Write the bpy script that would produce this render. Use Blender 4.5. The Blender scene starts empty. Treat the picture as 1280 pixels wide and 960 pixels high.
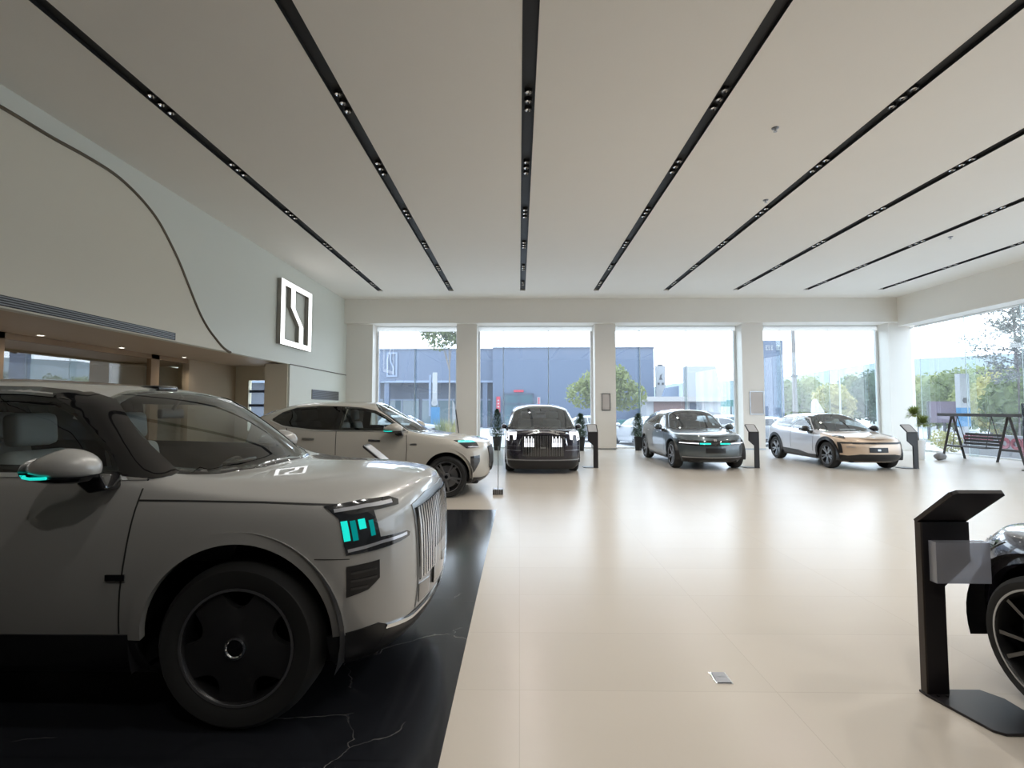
import bpy, bmesh, math, random
from mathutils import Vector, Matrix
from mathutils.bvhtree import BVHTree
from mathutils.geometry import delaunay_2d_cdt
random.seed(7)
PI = math.pi
scene = bpy.context.scene
COL = scene.collection
V = Vector

# ------------------------------------------------------------------ camera
FPX, EYE = 620.0, 1.65
TH, PS = math.atan(31 / FPX), math.atan(9 / FPX)
cam_d = bpy.data.cameras.new('camera')
cam_d.sensor_width = 36.0
cam_d.lens = FPX / 1280 * 36.0
cam_d.clip_end = 1000
cam = bpy.data.objects.new('camera', cam_d)
COL.objects.link(cam)
cam.location = (0, 0, EYE)
cam.rotation_euler = (PI / 2 + TH, 0, PS)
scene.camera = cam
_f = V((-math.sin(PS) * math.cos(TH), math.cos(PS) * math.cos(TH), math.sin(TH)))
_r = V((math.cos(PS), math.sin(PS), 0))
_u = _r.cross(_f)


def ray(px, py):
    return _f + _r * ((px - 640) / FPX) - _u * ((py - 480) / FPX)


def at_y(px, py, y):
    d = ray(px, py)
    return V((0, 0, EYE)) + d * (y / d.y)


def at_x(px, py, x):
    d = ray(px, py)
    return V((0, 0, EYE)) + d * (x / d.x)


# ------------------------------------------------------------------ objects
def tag(o, label=None, cat=None, group=None, kind=None):
    if label: o['label'] = label
    if cat: o['category'] = cat
    if group: o['group'] = group
    if kind: o['kind'] = kind
    return o


def empty(name, loc=(0, 0, 0), rz=0.0, label=None, cat=None, group=None):
    o = bpy.data.objects.new(name, None)
    o.empty_display_size = 0.1
    COL.objects.link(o)
    o.location = loc
    o.rotation_euler = (0, 0, rz)
    return tag(o, label, cat, group)


def obj(name, bm, mat, parent=None, smooth=False, bevel=0.0, angle=40, norm=True):
    me = bpy.data.meshes.new(name)
    if norm and bm.faces:
        bmesh.ops.recalc_face_normals(bm, faces=bm.faces[:])
    bm.to_mesh(me)
    bm.free()
    for m in (mat if isinstance(mat, (list, tuple)) else [mat]):
        me.materials.append(m)
    if smooth:
        for p in me.polygons: p.use_smooth = True
        if angle:
            me.set_sharp_from_angle(angle=math.radians(angle))
    o = bpy.data.objects.new(name, me)
    COL.objects.link(o)
    if parent: o.parent = parent
    if bevel:
        b = o.modifiers.new('bevel', 'BEVEL')
        b.width = bevel; b.segments = 2; b.limit_method = 'ANGLE'; b.angle_limit = math.radians(35)
    return o


def copy_tree(o, parent=None):
    c = o.copy()
    COL.objects.link(c)
    if parent: c.parent = parent
    for ch in [x for x in o.children]:
        copy_tree(ch, c)
    return c


def nb():
    return bmesh.new()


def box(bm, lo, hi, M=None):
    lo, hi = V(lo), V(hi)
    vs = [bm.verts.new((x, y, z)) for x in (lo.x, hi.x) for y in (lo.y, hi.y) for z in (lo.z, hi.z)]
    for f in ((0, 1, 3, 2), (4, 6, 7, 5), (0, 4, 5, 1), (2, 3, 7, 6), (0, 2, 6, 4), (1, 5, 7, 3)):
        bm.faces.new([vs[i] for i in f])
    if M is not None:
        bmesh.ops.transform(bm, matrix=M, verts=vs)
    return vs


def quad(bm, pts):
    return bm.faces.new([bm.verts.new(p) for p in pts])


def prism(bm, poly, d0, d1, axis='y', M=None):
    """poly of 2D points; axis y: (x,z); x: (y,z); z: (x,y)"""
    def P(a, b, d):
        return (a, d, b) if axis == 'y' else (d, a, b) if axis == 'x' else (a, b, d)
    A = [bm.verts.new(P(a, b, d0)) for a, b in poly]
    B = [bm.verts.new(P(a, b, d1)) for a, b in poly]
    n = len(poly)
    bm.faces.new(A); bm.faces.new(B[::-1])
    for i in range(n):
        bm.faces.new([A[i], A[(i + 1) % n], B[(i + 1) % n], B[i]])
    if M is not None:
        bmesh.ops.transform(bm, matrix=M, verts=A + B)
    return A + B


def lathe(bm, prof, seg=24, axis='z', M=None, close=True):
    """prof: (radius, height) list turned about an axis"""
    rings, vs = [], []
    for r, h in prof:
        ring = []
        for k in range(seg):
            a = 2 * PI * k / seg
            c, s = r * math.cos(a), r * math.sin(a)
            p = (c, s, h) if axis == 'z' else (c, h, s) if axis == 'y' else (h, c, s)
            ring.append(bm.verts.new(p))
        rings.append(ring); vs += ring
    for a, b in zip(rings, rings[1:]):
        for k in range(seg):
            bm.faces.new([a[k], a[(k + 1) % seg], b[(k + 1) % seg], b[k]])
    if close:
        if prof[0][0] > 1e-5: bm.faces.new(rings[0])
        if prof[-1][0] > 1e-5: bm.faces.new(rings[-1][::-1])
    bmesh.ops.remove_doubles(bm, verts=vs, dist=1e-5)
    vs = [v for v in vs if v.is_valid]
    if M is not None:
        bmesh.ops.transform(bm, matrix=M, verts=vs)
    return vs


def tube(bm, pts, r, seg=8, r2=None):
    pts = [V(p) for p in pts]
    rings = []
    n = len(pts)
    up = V((0, 0, 1))
    for i, p in enumerate(pts):
        t = (pts[min(i + 1, n - 1)] - pts[max(i - 1, 0)]).normalized()
        a = t.cross(up)
        if a.length < 1e-3: a = t.cross(V((1, 0, 0)))
        a.normalize(); b = t.cross(a)
        rr = r if r2 is None else r + (r2 - r) * i / max(1, n - 1)
        rings.append([bm.verts.new(p + (a * math.cos(2 * PI * k / seg) + b * math.sin(2 * PI * k / seg)) * rr) for k in range(seg)])
    for A, B in zip(rings, rings[1:]):
        for k in range(seg):
            bm.faces.new([A[k], A[(k + 1) % seg], B[(k + 1) % seg], B[k]])
    bm.faces.new(rings[0]); bm.faces.new(rings[-1][::-1])


def blob(bm, c, s, lv=2, M=None, noise=0.0):
    r = bmesh.ops.create_icosphere(bm, subdivisions=lv, radius=1.0)
    for v in r['verts']:
        k = 1 + random.uniform(-noise, noise)
        v.co = V((v.co.x * s[0] * k, v.co.y * s[1] * k, v.co.z * s[2] * k))
        if M is not None: v.co = M @ v.co
        v.co += V(c)
    return r['verts']


def rbox(bm, lo, hi, r=0.03, seg=3, M=None):
    """rounded box"""
    t = bmesh.new()
    box(t, lo, hi)
    bmesh.ops.bevel(t, geom=t.edges[:] , offset=r, segments=seg, profile=0.5, affect='EDGES')
    if M is not None: bmesh.ops.transform(t, matrix=M, verts=t.verts)
    me = bpy.data.meshes.new('tmp'); t.to_mesh(me); t.free()
    bm.from_mesh(me); bpy.data.meshes.remove(me)


# ------------------------------------------------------------------ materials
def mat(name, col, rough=0.5, metal=0.0, coat=0.0, emit=None, es=1.0, spec=0.5, ior=None):
    m = bpy.data.materials.new(name)
    m.use_nodes = True
    b = m.node_tree.nodes['Principled BSDF']
    b.inputs['Base Color'].default_value = (*col, 1)
    b.inputs['Roughness'].default_value = rough
    b.inputs['Metallic'].default_value = metal
    b.inputs['Coat Weight'].default_value = coat
    b.inputs['Coat Roughness'].default_value = 0.03
    b.inputs['Specular IOR Level'].default_value = spec
    if emit:
        b.inputs['Emission Color'].default_value = (*emit, 1)
        b.inputs['Emission Strength'].default_value = es
    return m


def noise_mat(name, c1, c2, scale=8.0, rough=0.6, coat=0.0, bump=0.0, detail=4.0, spec=0.5):
    m = mat(name, c1, rough, coat=coat, spec=spec)
    nt = m.node_tree; b = nt.nodes['Principled BSDF']
    tc = nt.nodes.new('ShaderNodeTexCoord'); n = nt.nodes.new('ShaderNodeTexNoise')
    n.inputs['Scale'].default_value = scale; n.inputs['Detail'].default_value = detail
    mx = nt.nodes.new('ShaderNodeMix'); mx.data_type = 'RGBA'
    mx.inputs['A'].default_value = (*c1, 1); mx.inputs['B'].default_value = (*c2, 1)
    nt.links.new(tc.outputs['Object'], n.inputs['Vector'])
    nt.links.new(n.outputs['Fac'], mx.inputs['Factor'])
    nt.links.new(mx.outputs['Result'], b.inputs['Base Color'])
    if bump:
        bp = nt.nodes.new('ShaderNodeBump'); bp.inputs['Strength'].default_value = bump
        nt.links.new(n.outputs['Fac'], bp.inputs['Height']); nt.links.new(bp.outputs['Normal'], b.inputs['Normal'])
    return m


def paint(name, col, metal=0.1, rough=0.35, coat=1.0):
    """car paint: coated outside, dark trim on the inner side of the sheet"""
    m = mat(name, col, rough, metal, coat)
    nt = m.node_tree; b = nt.nodes['Principled BSDF']; out = nt.nodes['Material Output']
    g = nt.nodes.new('ShaderNodeNewGeometry'); d = nt.nodes.new('ShaderNodeBsdfDiffuse')
    d.inputs['Color'].default_value = (0.02, 0.02, 0.022, 1)
    mx = nt.nodes.new('ShaderNodeMixShader')
    nt.links.new(g.outputs['Backfacing'], mx.inputs['Fac'])
    nt.links.new(b.outputs[0], mx.inputs[1]); nt.links.new(d.outputs[0], mx.inputs[2])
    nt.links.new(mx.outputs[0], out.inputs['Surface'])
    return m


def glass(name, tint, haze=0.0, refl=1.0, hazecol=(0.8, 0.88, 1.0), frost=0.0):
    """thin pane: clear tint, mirror reflection by Fresnel, optional milky haze or frost mixed in"""
    m = bpy.data.materials.new(name); m.use_nodes = True
    nt = m.node_tree; nt.nodes.clear()
    out = nt.nodes.new('ShaderNodeOutputMaterial')
    tr = nt.nodes.new('ShaderNodeBsdfTransparent'); tr.inputs['Color'].default_value = (*tint, 1)
    gl = nt.nodes.new('ShaderNodeBsdfGlossy'); gl.inputs['Roughness'].default_value = 0.0
    gl.inputs['Color'].default_value = (refl, refl, refl, 1)
    # Schlick's curve on the facing angle: both sides of the pane act alike
    fa = nt.nodes.new('ShaderNodeLayerWeight'); fa.inputs['Blend'].default_value = 0.5
    pw = nt.nodes.new('ShaderNodeMath'); pw.operation = 'POWER'; pw.inputs[1].default_value = 5.0
    lw = nt.nodes.new('ShaderNodeMath'); lw.operation = 'MULTIPLY_ADD'; lw.inputs[1].default_value = 0.92; lw.inputs[2].default_value = 0.08 * refl
    nt.links.new(fa.outputs['Facing'], pw.inputs[0]); nt.links.new(pw.outputs[0], lw.inputs[0])
    mx = nt.nodes.new('ShaderNodeMixShader')
    nt.links.new(lw.outputs[0], mx.inputs['Fac'])
    last = tr.outputs[0]
    if haze:
        tl = nt.nodes.new('ShaderNodeBsdfTranslucent'); tl.inputs['Color'].default_value = (*hazecol, 1)
        hz = nt.nodes.new('ShaderNodeMixShader'); hz.inputs['Fac'].default_value = haze
        nt.links.new(tr.outputs[0], hz.inputs[1]); nt.links.new(tl.outputs[0], hz.inputs[2])
        last = hz.outputs[0]
    if frost:
        df = nt.nodes.new('ShaderNodeBsdfDiffuse'); df.inputs['Color'].default_value = (*hazecol, 1)
        fz = nt.nodes.new('ShaderNodeMixShader'); fz.inputs['Fac'].default_value = frost
        nt.links.new(last, fz.inputs[1]); nt.links.new(df.outputs[0], fz.inputs[2])
        last = fz.outputs[0]
    nt.links.new(last, mx.inputs[1]); nt.links.new(gl.outputs[0], mx.inputs[2])
    nt.links.new(mx.outputs[0], out.inputs['Surface'])
    return m


def marble_mat():
    m = mat('black_marble', (0.016, 0.018, 0.022), 0.17)
    nt = m.node_tree; b = nt.nodes['Principled BSDF']
    tc = nt.nodes.new('ShaderNodeTexCoord')
    mp = nt.nodes.new('ShaderNodeMapping'); mp.inputs['Scale'].default_value = (1.0, 1.6, 1.0); mp.inputs['Rotation'].default_value = (0, 0, 0.35)
    nz = nt.nodes.new('ShaderNodeTexNoise'); nz.inputs['Scale'].default_value = 1.6; nz.inputs['Detail'].default_value = 5
    vm = nt.nodes.new('ShaderNodeVectorMath'); vm.operation = 'MULTIPLY_ADD'; vm.inputs[1].default_value = (0.5, 0.5, 0.0)
    vo = nt.nodes.new('ShaderNodeTexVoronoi'); vo.feature = 'DISTANCE_TO_EDGE'; vo.inputs['Scale'].default_value = 0.9
    n2 = nt.nodes.new('ShaderNodeTexNoise'); n2.inputs['Scale'].default_value = 1.1
    cr = nt.nodes.new('ShaderNodeValToRGB'); cr.color_ramp.elements[0].position = 0.0; cr.color_ramp.elements[0].color = (1, 1, 1, 1)
    cr.color_ramp.elements[1].position = 0.0032; cr.color_ramp.elements[1].color = (0, 0, 0, 1)
    c2 = nt.nodes.new('ShaderNodeValToRGB'); c2.color_ramp.elements[0].position = 0.48; c2.color_ramp.elements[1].position = 0.62
    mul = nt.nodes.new('ShaderNodeMath'); mul.operation = 'MULTIPLY'
    br = nt.nodes.new('ShaderNodeTexBrick'); br.offset = 0.0; br.inputs['Scale'].default_value = 1.0
    br.inputs['Mortar Size'].default_value = 0.0025; br.inputs['Brick Width'].default_value = 1.2; br.inputs['Row Height'].default_value = 0.6
    br.inputs['Color1'].default_value = (0, 0, 0, 1); br.inputs['Color2'].default_value = (0, 0, 0, 1); br.inputs['Mortar'].default_value = (1, 1, 1, 1)
    mx = nt.nodes.new('ShaderNodeMix'); mx.data_type = 'RGBA'
    mx.inputs['A'].default_value = (0.012, 0.013, 0.016, 1); mx.inputs['B'].default_value = (0.22, 0.21, 0.20, 1)
    m3 = nt.nodes.new('ShaderNodeMix'); m3.data_type = 'RGBA'; m3.inputs['B'].default_value = (0.004, 0.004, 0.005, 1)
    L = nt.links.new
    L(tc.outputs['Object'], mp.inputs['Vector']); L(mp.outputs[0], nz.inputs['Vector']); L(nz.outputs['Color'], vm.inputs[0]); L(mp.outputs[0], vm.inputs[2])
    L(vm.outputs[0], vo.inputs['Vector']); L(vo.outputs['Distance'], cr.inputs['Fac']); L(tc.outputs['Object'], n2.inputs['Vector']); L(n2.outputs['Fac'], c2.inputs['Fac'])
    L(cr.outputs[0], mul.inputs[0]); L(c2.outputs[0], mul.inputs[1]); L(mul.outputs[0], mx.inputs['Factor'])
    L(tc.outputs['Object'], br.inputs['Vector']); L(br.outputs['Color'], m3.inputs['Factor']); L(mx.outputs['Result'], m3.inputs['A'])
    L(m3.outputs['Result'], b.inputs['Base Color'])
    return m


def tile_mat():
    m = mat('beige_tile', (0.6, 0.5, 0.4), 0.22, spec=0.2)
    nt = m.node_tree; b = nt.nodes['Principled BSDF']; L = nt.links.new
    tc = nt.nodes.new('ShaderNodeTexCoord')
    br = nt.nodes.new('ShaderNodeTexBrick'); br.offset = 0.0; br.inputs['Scale'].default_value = 1.0
    br.inputs['Mortar Size'].default_value = 0.0025; br.inputs['Brick Width'].default_value = 1.5; br.inputs['Row Height'].default_value = 0.75
    br.inputs['Color1'].default_value = (0.515, 0.465, 0.405, 1); br.inputs['Color2'].default_value = (0.50, 0.452, 0.392, 1)
    br.inputs['Mortar'].default_value = (0.45, 0.405, 0.35, 1)
    nz = nt.nodes.new('ShaderNodeTexNoise'); nz.inputs['Scale'].default_value = 1.4; nz.inputs['Detail'].default_value = 3
    mp = nt.nodes.new('ShaderNodeMapping'); mp.inputs['Scale'].default_value = (0.5, 2.0, 1)
    mx = nt.nodes.new('ShaderNodeMix'); mx.data_type = 'RGBA'; mx.blend_type = 'MULTIPLY'; mx.inputs['Factor'].default_value = 0.10
    cr = nt.nodes.new('ShaderNodeValToRGB'); cr.color_ramp.elements[0].position = 0.15; cr.color_ramp.elements[0].color = (0.75, 0.73, 0.7, 1)
    cr.color_ramp.elements[1].position = 0.85
    r2 = nt.nodes.new('ShaderNodeMapRange'); r2.inputs['To Min'].default_value = 0.24; r2.inputs['To Max'].default_value = 0.33
    L(tc.outputs['Object'], br.inputs['Vector']); L(tc.outputs['Object'], mp.inputs['Vector']); L(mp.outputs[0], nz.inputs['Vector'])
    L(nz.outputs['Fac'], cr.inputs['Fac']); L(br.outputs['Color'], mx.inputs['A']); L(cr.outputs[0], mx.inputs['B'])
    L(mx.outputs['Result'], b.inputs['Base Color']); b.inputs['Roughness'].default_value = 0.26
    return m


M = dict(
    ceiling=noise_mat('ceiling_paint', (0.90, 0.86, 0.79), (0.88, 0.84, 0.77), 1.5, 0.8),
    wall=noise_mat('wall_paint', (0.88, 0.84, 0.77), (0.86, 0.82, 0.75), 1.2, 0.6),
    wall_grey=noise_mat('wall_panel_grey', (0.76, 0.775, 0.70), (0.74, 0.755, 0.68), 1.2, 0.5),
    wall_beige=noise_mat('wall_panel_beige', (0.76, 0.71, 0.59), (0.74, 0.69, 0.57), 1.2, 0.5),
    column=noise_mat('column_paint', (0.84, 0.80, 0.74), (0.82, 0.78, 0.72), 1.0, 0.45),
    wood=noise_mat('office_wood', (0.40, 0.28, 0.18), (0.34, 0.23, 0.14), 3.0, 0.5),
    office=noise_mat('office_wall', (0.55, 0.45, 0.33), (0.52, 0.42, 0.31), 1.5, 0.7),
    slot=mat('slot_black', (0.012, 0.012, 0.012), 0.6),
    slotedge=mat('slot_edge', (0.03, 0.028, 0.026), 0.5),
    silver=mat('lamp_reflector', (0.85, 0.85, 0.85), 0.15, 1.0),
    brass=mat('bronze_inlay', (0.11, 0.085, 0.055), 0.4, 0.6),
    dark=mat('dark_grey', (0.03, 0.03, 0.032), 0.5),
    black=mat('satin_black', (0.010, 0.010, 0.011), 0.35),
    gloss=mat('gloss_black', (0.006, 0.006, 0.007), 0.06, coat=1.0),
    rubber=noise_mat('tyre_rubber', (0.012, 0.012, 0.012), (0.016, 0.016, 0.016), 30, 0.75),
    chrome=mat('chrome', (0.75, 0.77, 0.80), 0.12, 1.0),
    satin=mat('satin_metal', (0.42, 0.43, 0.45), 0.3, 1.0),
    rimdark=mat('dark_rim', (0.06, 0.06, 0.062), 0.35, 0.7),
    rimgrey=mat('grey_rim', (0.28, 0.28, 0.29), 0.35, 0.8),
    sign=mat('sign_face', (0.9, 0.9, 0.9), 0.4, emit=(1, 1, 1), es=1.6),
    signside=mat('sign_side', (0.28, 0.26, 0.23), 0.5),
    teal=mat('teal_lamp', (0.0, 0.25, 0.22), 0.3, emit=(0.01, 0.62, 0.52), es=1.0),
    tealdim=mat('teal_lamp_lens', (0.0, 0.14, 0.15), 0.15, emit=(0.0, 0.30, 0.28), es=0.5),
    white=mat('white_plastic', (0.8, 0.8, 0.8), 0.35),
    lampon=mat('downlight_on', (1, 1, 1), 0.4, emit=(1, 0.93, 0.8), es=6.0),
    lens=mat('lamp_lens', (0.75, 0.77, 0.8), 0.1, 0.6),
    seat=noise_mat('seat_leather', (0.16, 0.165, 0.16), (0.14, 0.145, 0.14), 12, 0.5),
    seatlight=noise_mat('seat_leather_light', (0.46, 0.46, 0.44), (0.42, 0.42, 0.40), 12, 0.5),
    trim=mat('dash_trim', (0.03, 0.03, 0.03), 0.5),
    carglass=glass('car_glass', (0.62, 0.66, 0.65)),
    carprivacy=glass('car_privacy_glass', (0.05, 0.055, 0.06)),
    carwind=glass('car_windscreen', (0.72, 0.77, 0.75)), carwindfar=glass('car_windscreen_flare', (0.6, 0.66, 0.66), frost=0.10, hazecol=(.55, .58, .60)),  # far windscreens paled by flare, put into the glass as frost
    winglass=glass('window_glass', (0.79, 0.855, 0.90), haze=0.045, hazecol=(0.8, 0.86, 0.94)),  # haze mixed in for the bluish veil of flare over the outside
    fin=glass('glass_fin', (0.93, 0.97, 0.97), refl=.5), finedge=mat('fin_polished_edge', (0.55, 0.66, 0.68), 0.3),
    offglass=glass('office_glass', (0.72, 0.75, 0.74), refl=1.8),
    acryl=glass('acrylic', (0.80, 0.82, 0.86), haze=0.12, hazecol=(0.75, 0.75, 0.80), frost=0.20),
    frosted=glass('frosted_strip', (0.7, 0.72, 0.72), haze=0.85, hazecol=(0.62, 0.62, 0.60)),
    soffit=noise_mat('soffit_wood', (0.56, 0.46, 0.36), (0.52, 0.42, 0.32), 3.0, 0.5),
    tile=tile_mat(), marble=marble_mat(),
    kiosk=mat('kiosk_dark', (0.016, 0.014, 0.016), 0.38),
    kioskedge=mat('kiosk_bronze_edge', (0.06, 0.05, 0.045), 0.35, 0.5),
    screen=mat('kiosk_panel', (0.42, 0.42, 0.43), 0.22),
)
# ------------------------------------------------------------------ room
XL, XR, YF, YB, ZC = -7.14, 15.2, 20.0, -3.4, 6.12
XG, YG = 15.9, 20.9            # glass planes
ZG, ZB = 4.92, 5.14            # head of the glass, underside of the beams


def struct(name, bm, m, parent=None, **k):
    o = obj(name, bm, m, parent, **k)
    if not parent: tag(o, kind='structure')
    return o


bm = nb(); box(bm, (-14.2, YB - .3, -0.3), (XG + .12, YG + .12, 0)); struct('floor', bm, M['tile'])
bm = nb(); box(bm, (-7.0, -2.6, 0), (-0.375, 8.2, 0.003)); struct('floor_marble_inlay', bm, M['marble'])
SLOTS = [-5.27, -2.58, 0.135, 2.905, 5.54, 8.14, 10.77, 13.55]
SW, SY0, SY1 = 0.19, -2.5, 18.6
# ceiling with real slots: strips between, plus ends
bm = nb()
edges = [XL - .1]
for s in SLOTS: edges += [s - SW / 2, s + SW / 2]
edges.append(XR + .6)
for a, b in zip(edges[0::2], edges[1::2]):
    box(bm, (a, SY0, ZC), (b, SY1, ZC + .25))
box(bm, (XL - .1, SY1, ZC), (XR + .6, YF + .9, ZC + .25))
box(bm, (XL - .1, YB - .3, ZC), (XR + .6, SY0, ZC + .25))
box(bm, (XL - .1, YB - .3, ZC + .24), (XR + .6, YF + .9, ZC + .3))
struct('ceiling', bm, M['ceiling'])
ORD = ['first', 'second', 'third', 'fourth', 'fifth', 'sixth', 'seventh', 'eighth']
spot0 = None
for i, s in enumerate(SLOTS):
    t = empty('ceiling_light_channel', (s, SY0, ZC), label='black recessed lighting channel in the ceiling, %s from the left wall' % ORD[i], cat='light channel', group='black lighting channels in the ceiling')
    bm = nb(); L = SY1 - SY0
    box(bm, (-SW / 2 + .004, 0, .05), (SW / 2 - .004, L, .07))
    for sx in (-1, 1):
        box(bm, (sx * SW / 2 - .006 * (sx > 0) - .0, 0, -.004), (sx * SW / 2 + .006 * (sx < 0), L, .07))
    obj('channel_body', bm, M['slot'], t)
    for gy in (2.7, 4.85, 7.03, 9.03, 11.2, 13.4, 15.6, 17.6):
        for k in (-1, 0, 1):
            if spot0 is None:
                spot0 = empty('ceiling_spotlight', (0, 0, 0))
                bm = nb()
                lathe(bm, [(.044, 0.0), (.052, -.012), (.056, -.012), (.058, .03), (.05, .04)], 20, close=False)
                obj('housing', bm, M['slotedge'], spot0, smooth=True)
                bm = nb(); lathe(bm, [(.044, -.008), (.038, .01), (.022, .030), (0.0, .036)], 20, close=False)
                obj('reflector', bm, M['silver'], spot0, smooth=True)
                sp = spot0
            else:
                sp = copy_tree(spot0)
            sp.location = (s, gy + k * .207, ZC + .012)
            tag(sp, 'small silver spotlight set in the %s black ceiling channel from the left wall' % ORD[i], 'spotlight', 'spotlights in the %s ceiling channel' % ORD[i])

# back wall (behind the viewer) and side strips
bm = nb(); box(bm, (-14.2, YB - .3, 0), (XG + .12, YB, ZC + .3)); struct('wall_back', bm, M['dark'])
# far beam, right beam
bm = nb(); box(bm, (XL - .1, YF, ZB), (XG + .1, YG + .1, ZC + .3)); struct('wall_far_beam', bm, M['wall'])
bm = nb(); box(bm, (XR, YB, 4.97), (XG + .1, YF, ZC + .3)); struct('wall_right_beam', bm, M['wall'])
# window heads
bm = nb(); box(bm, (XL, YG - .03, ZG), (XG, YG - .02, ZB)); struct('trim_1', bm, M['frosted'])
bm = nb(); box(bm, (XG - .03, YB, 4.90), (XG - .02, YG, 4.97)); struct('trim_2', bm, M['frosted'])
# columns on the far wall and at the right corner
COLS = [(-2.57, -1.74), (3.10, 3.95), (9.10, 9.97)]
for i, (a, b) in enumerate(COLS):
    bm = nb(); box(bm, (a, 20.3, 0), (b, YG + .1, ZB)); struct('wall_far_column_%d' % (i + 1), bm, M['column'])
    bm = nb(); box(bm, (a - .004, 20.296, 0), (b + .004, YG, .05)); struct('baseboard_column_%d' % (i + 1), bm, M['satin'])
bm = nb(); box(bm, (15.0, 20.25, 0), (XG + .1, YG + .1, ZB)); struct('wall_corner_column', bm, M['column'])
bm = nb(); box(bm, (XL - .1, 20.3, 0), (-6.05, YG + .1, ZB)); struct('wall_far_left', bm, M['column'])
# glazing: bays between the columns
BAYS = [(-6.05, -2.57, [-4.35]), (-1.74, 3.10, [-.66, 1.22]), (3.95, 9.10, [5.0, 6.92, 8.84]), (9.97, 15.0, [10.8, 12.75, 14.65])]
n = 0
for a, b, fins in BAYS:
    n += 1
    w = empty('window_%d' % n, (0, 0, 0)); w['kind'] = 'structure'
    bm = nb(); quad(bm, [(a, YG, 0), (b, YG, 0), (b, YG, ZG), (a, YG, ZG)]); obj('pane', bm, M['winglass'], w)
    for x in fins:
        bm = nb(); box(bm, (x - .008, YG - .34, .0), (x + .008, YG - .01, ZG)); f_ = obj('glass_fin', bm, M['fin'], w)
        bm = nb(); box(bm, (x - .010, YG - .352, 0), (x + .010, YG - .34, ZG)); obj('polished_edge', bm, M['finedge'], f_)
    bm = nb()
    for x in (a, b):
        s = 1 if x == a else -1
        box(bm, (min(x, x + s * .10), YG - .05, 0), (max(x, x + s * .10), YG + .05, ZG))
    box(bm, (a, YG - .04, 0), (b, YG + .04, .05))
    obj('window_frame', bm, M['white'], w)
n += 1
w = empty('window_%d' % n, (0, 0, 0)); w['kind'] = 'structure'
bm = nb(); quad(bm, [(XG, 20.25, 0), (XG, YB, 0), (XG, YB, 4.90), (XG, 20.25, 4.90)]); obj('pane', bm, M['winglass'], w)
y = 19.4
while y > YB:
    bm = nb(); box(bm, (XG - .34, y - .008, 0), (XG - .01, y + .008, 4.9)); f_ = obj('glass_fin', bm, M['fin'], w)
    bm = nb(); box(bm, (XG - .352, y - .010, 0), (XG - .34, y + .010, 4.9)); obj('polished_edge', bm, M['finedge'], f_)
    y -= 1.95
bm = nb(); box(bm, (XG - .04, YB, 0), (XG + .04, 20.25, .05)); obj('window_frame', bm, M['white'], w)

# left bulkhead with its curved panel, inlay, vent slot
bm = nb(); box(bm, (XL - .16, YB, 3.04), (XL, 20.3, ZC + .3)); struct('wall_left', bm, M['wall_grey'])
CURVE = [(-45, 113), (0, 134.5), (63, 172), (103, 194), (138.5, 215.7), (162, 235.5), (182, 257), (198, 279), (213.7, 308.7), (224, 331), (233.5, 355), (247.5, 389.6), (257.8, 409), (268, 423), (278, 434.7), (287, 441)]
cp = [at_x(px, py, XL) for px, py in CURVE]
yz = [(p.y, p.z) for p in cp]
dense = []
for i in range(len(yz) - 1):
    p0, p1, p2, p3 = (yz[max(i - 1, 0)], yz[i], yz[i + 1], yz[min(i + 2, len(yz) - 1)])
    for k in range(6):
        t = k / 6
        dense.append(tuple(.5 * (2 * p1[c] + (p2[c] - p0[c]) * t + (2 * p0[c] - 5 * p1[c] + 4 * p2[c] - p3[c]) * t * t + (3 * p1[c] - p0[c] - 3 * p2[c] + p3[c]) * t ** 3) for c in (0, 1)))
dense.append((yz[-1][0], 3.045))
dense.insert(0, (YB + .02, dense[0][1] + .05))
bm = nb()
for i in range(len(dense) - 1):
    (y0, z0), (y1, z1) = dense[i], dense[i + 1]
    x = XL + .02
    quad(bm, [(x, y0, 3.045), (x, y1, 3.045), (x, y1, z1), (x, y0, z0)])
bmesh.ops.remove_doubles(bm, verts=bm.verts[:], dist=1e-4)
r = bmesh.ops.extrude_face_region(bm, geom=bm.faces[:])
for v in [g for g in r['geom'] if isinstance(g, bmesh.types.BMVert)]: v.co.x = XL
struct('wall_left_curved_panel', bm, M['wall_beige'])
bm = nb(); tube(bm, [(XL + .022, a, b) for a, b in dense], .03, 6)
struct('trim_3', bm, M['brass'], smooth=True)
t = empty('air_vent', (XL, 6.0, 3.14), label='long dark slotted air vent along the lower edge of the left wall', cat='vent')
bm = nb(); box(bm, (.0, -6.0, -.075), (.03, 4.1, .075)); obj('vent_frame', bm, M['dark'], t)
for k in range(4):
    bm = nb(); box(bm, (.02, -5.95, -.058 + k * .034), (.045, 4.06, -.046 + k * .034)); obj('vent_slat', bm, M['rimgrey'], t)
# flush wall below the bulkhead at the far end, its grille, wall return
bm = nb(); box(bm, (-7.9, 15.3, 0), (XL, 20.3, 3.04)); struct('wall_left_lower', bm, M['wall_grey'])
bm = nb(); box(bm, (XL - .02, 15.3, 3.02), (XL + .015, 20.3, 3.05)); struct('shadow_line_strip', bm, M['brass'])  # strip coloured dark for the shadow line along the bulkhead edge
bm = nb(); box(bm, (-7.902, 15.26, 0), (XL - .06, 15.3, 3.04)); struct('wall_left_return', bm, M['wall_beige'])
t = empty('return_air_grille', (XL, 18.2, 2.15), label='dark grey rectangular grille low on the pale wall behind the beige SUV', cat='grille')
bm = nb(); box(bm, (0, -1.25, -.17), (.03, 1.25, .17)); obj('grille_frame', bm, M['rimgrey'], t, bevel=.006)
for k in range(7):
    bm = nb(); box(bm, (.02, -1.2, -.14 + k * .043), (.045, 1.2, -.125 + k * .043)); obj('grille_slat', bm, M['dark'], t)
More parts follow.
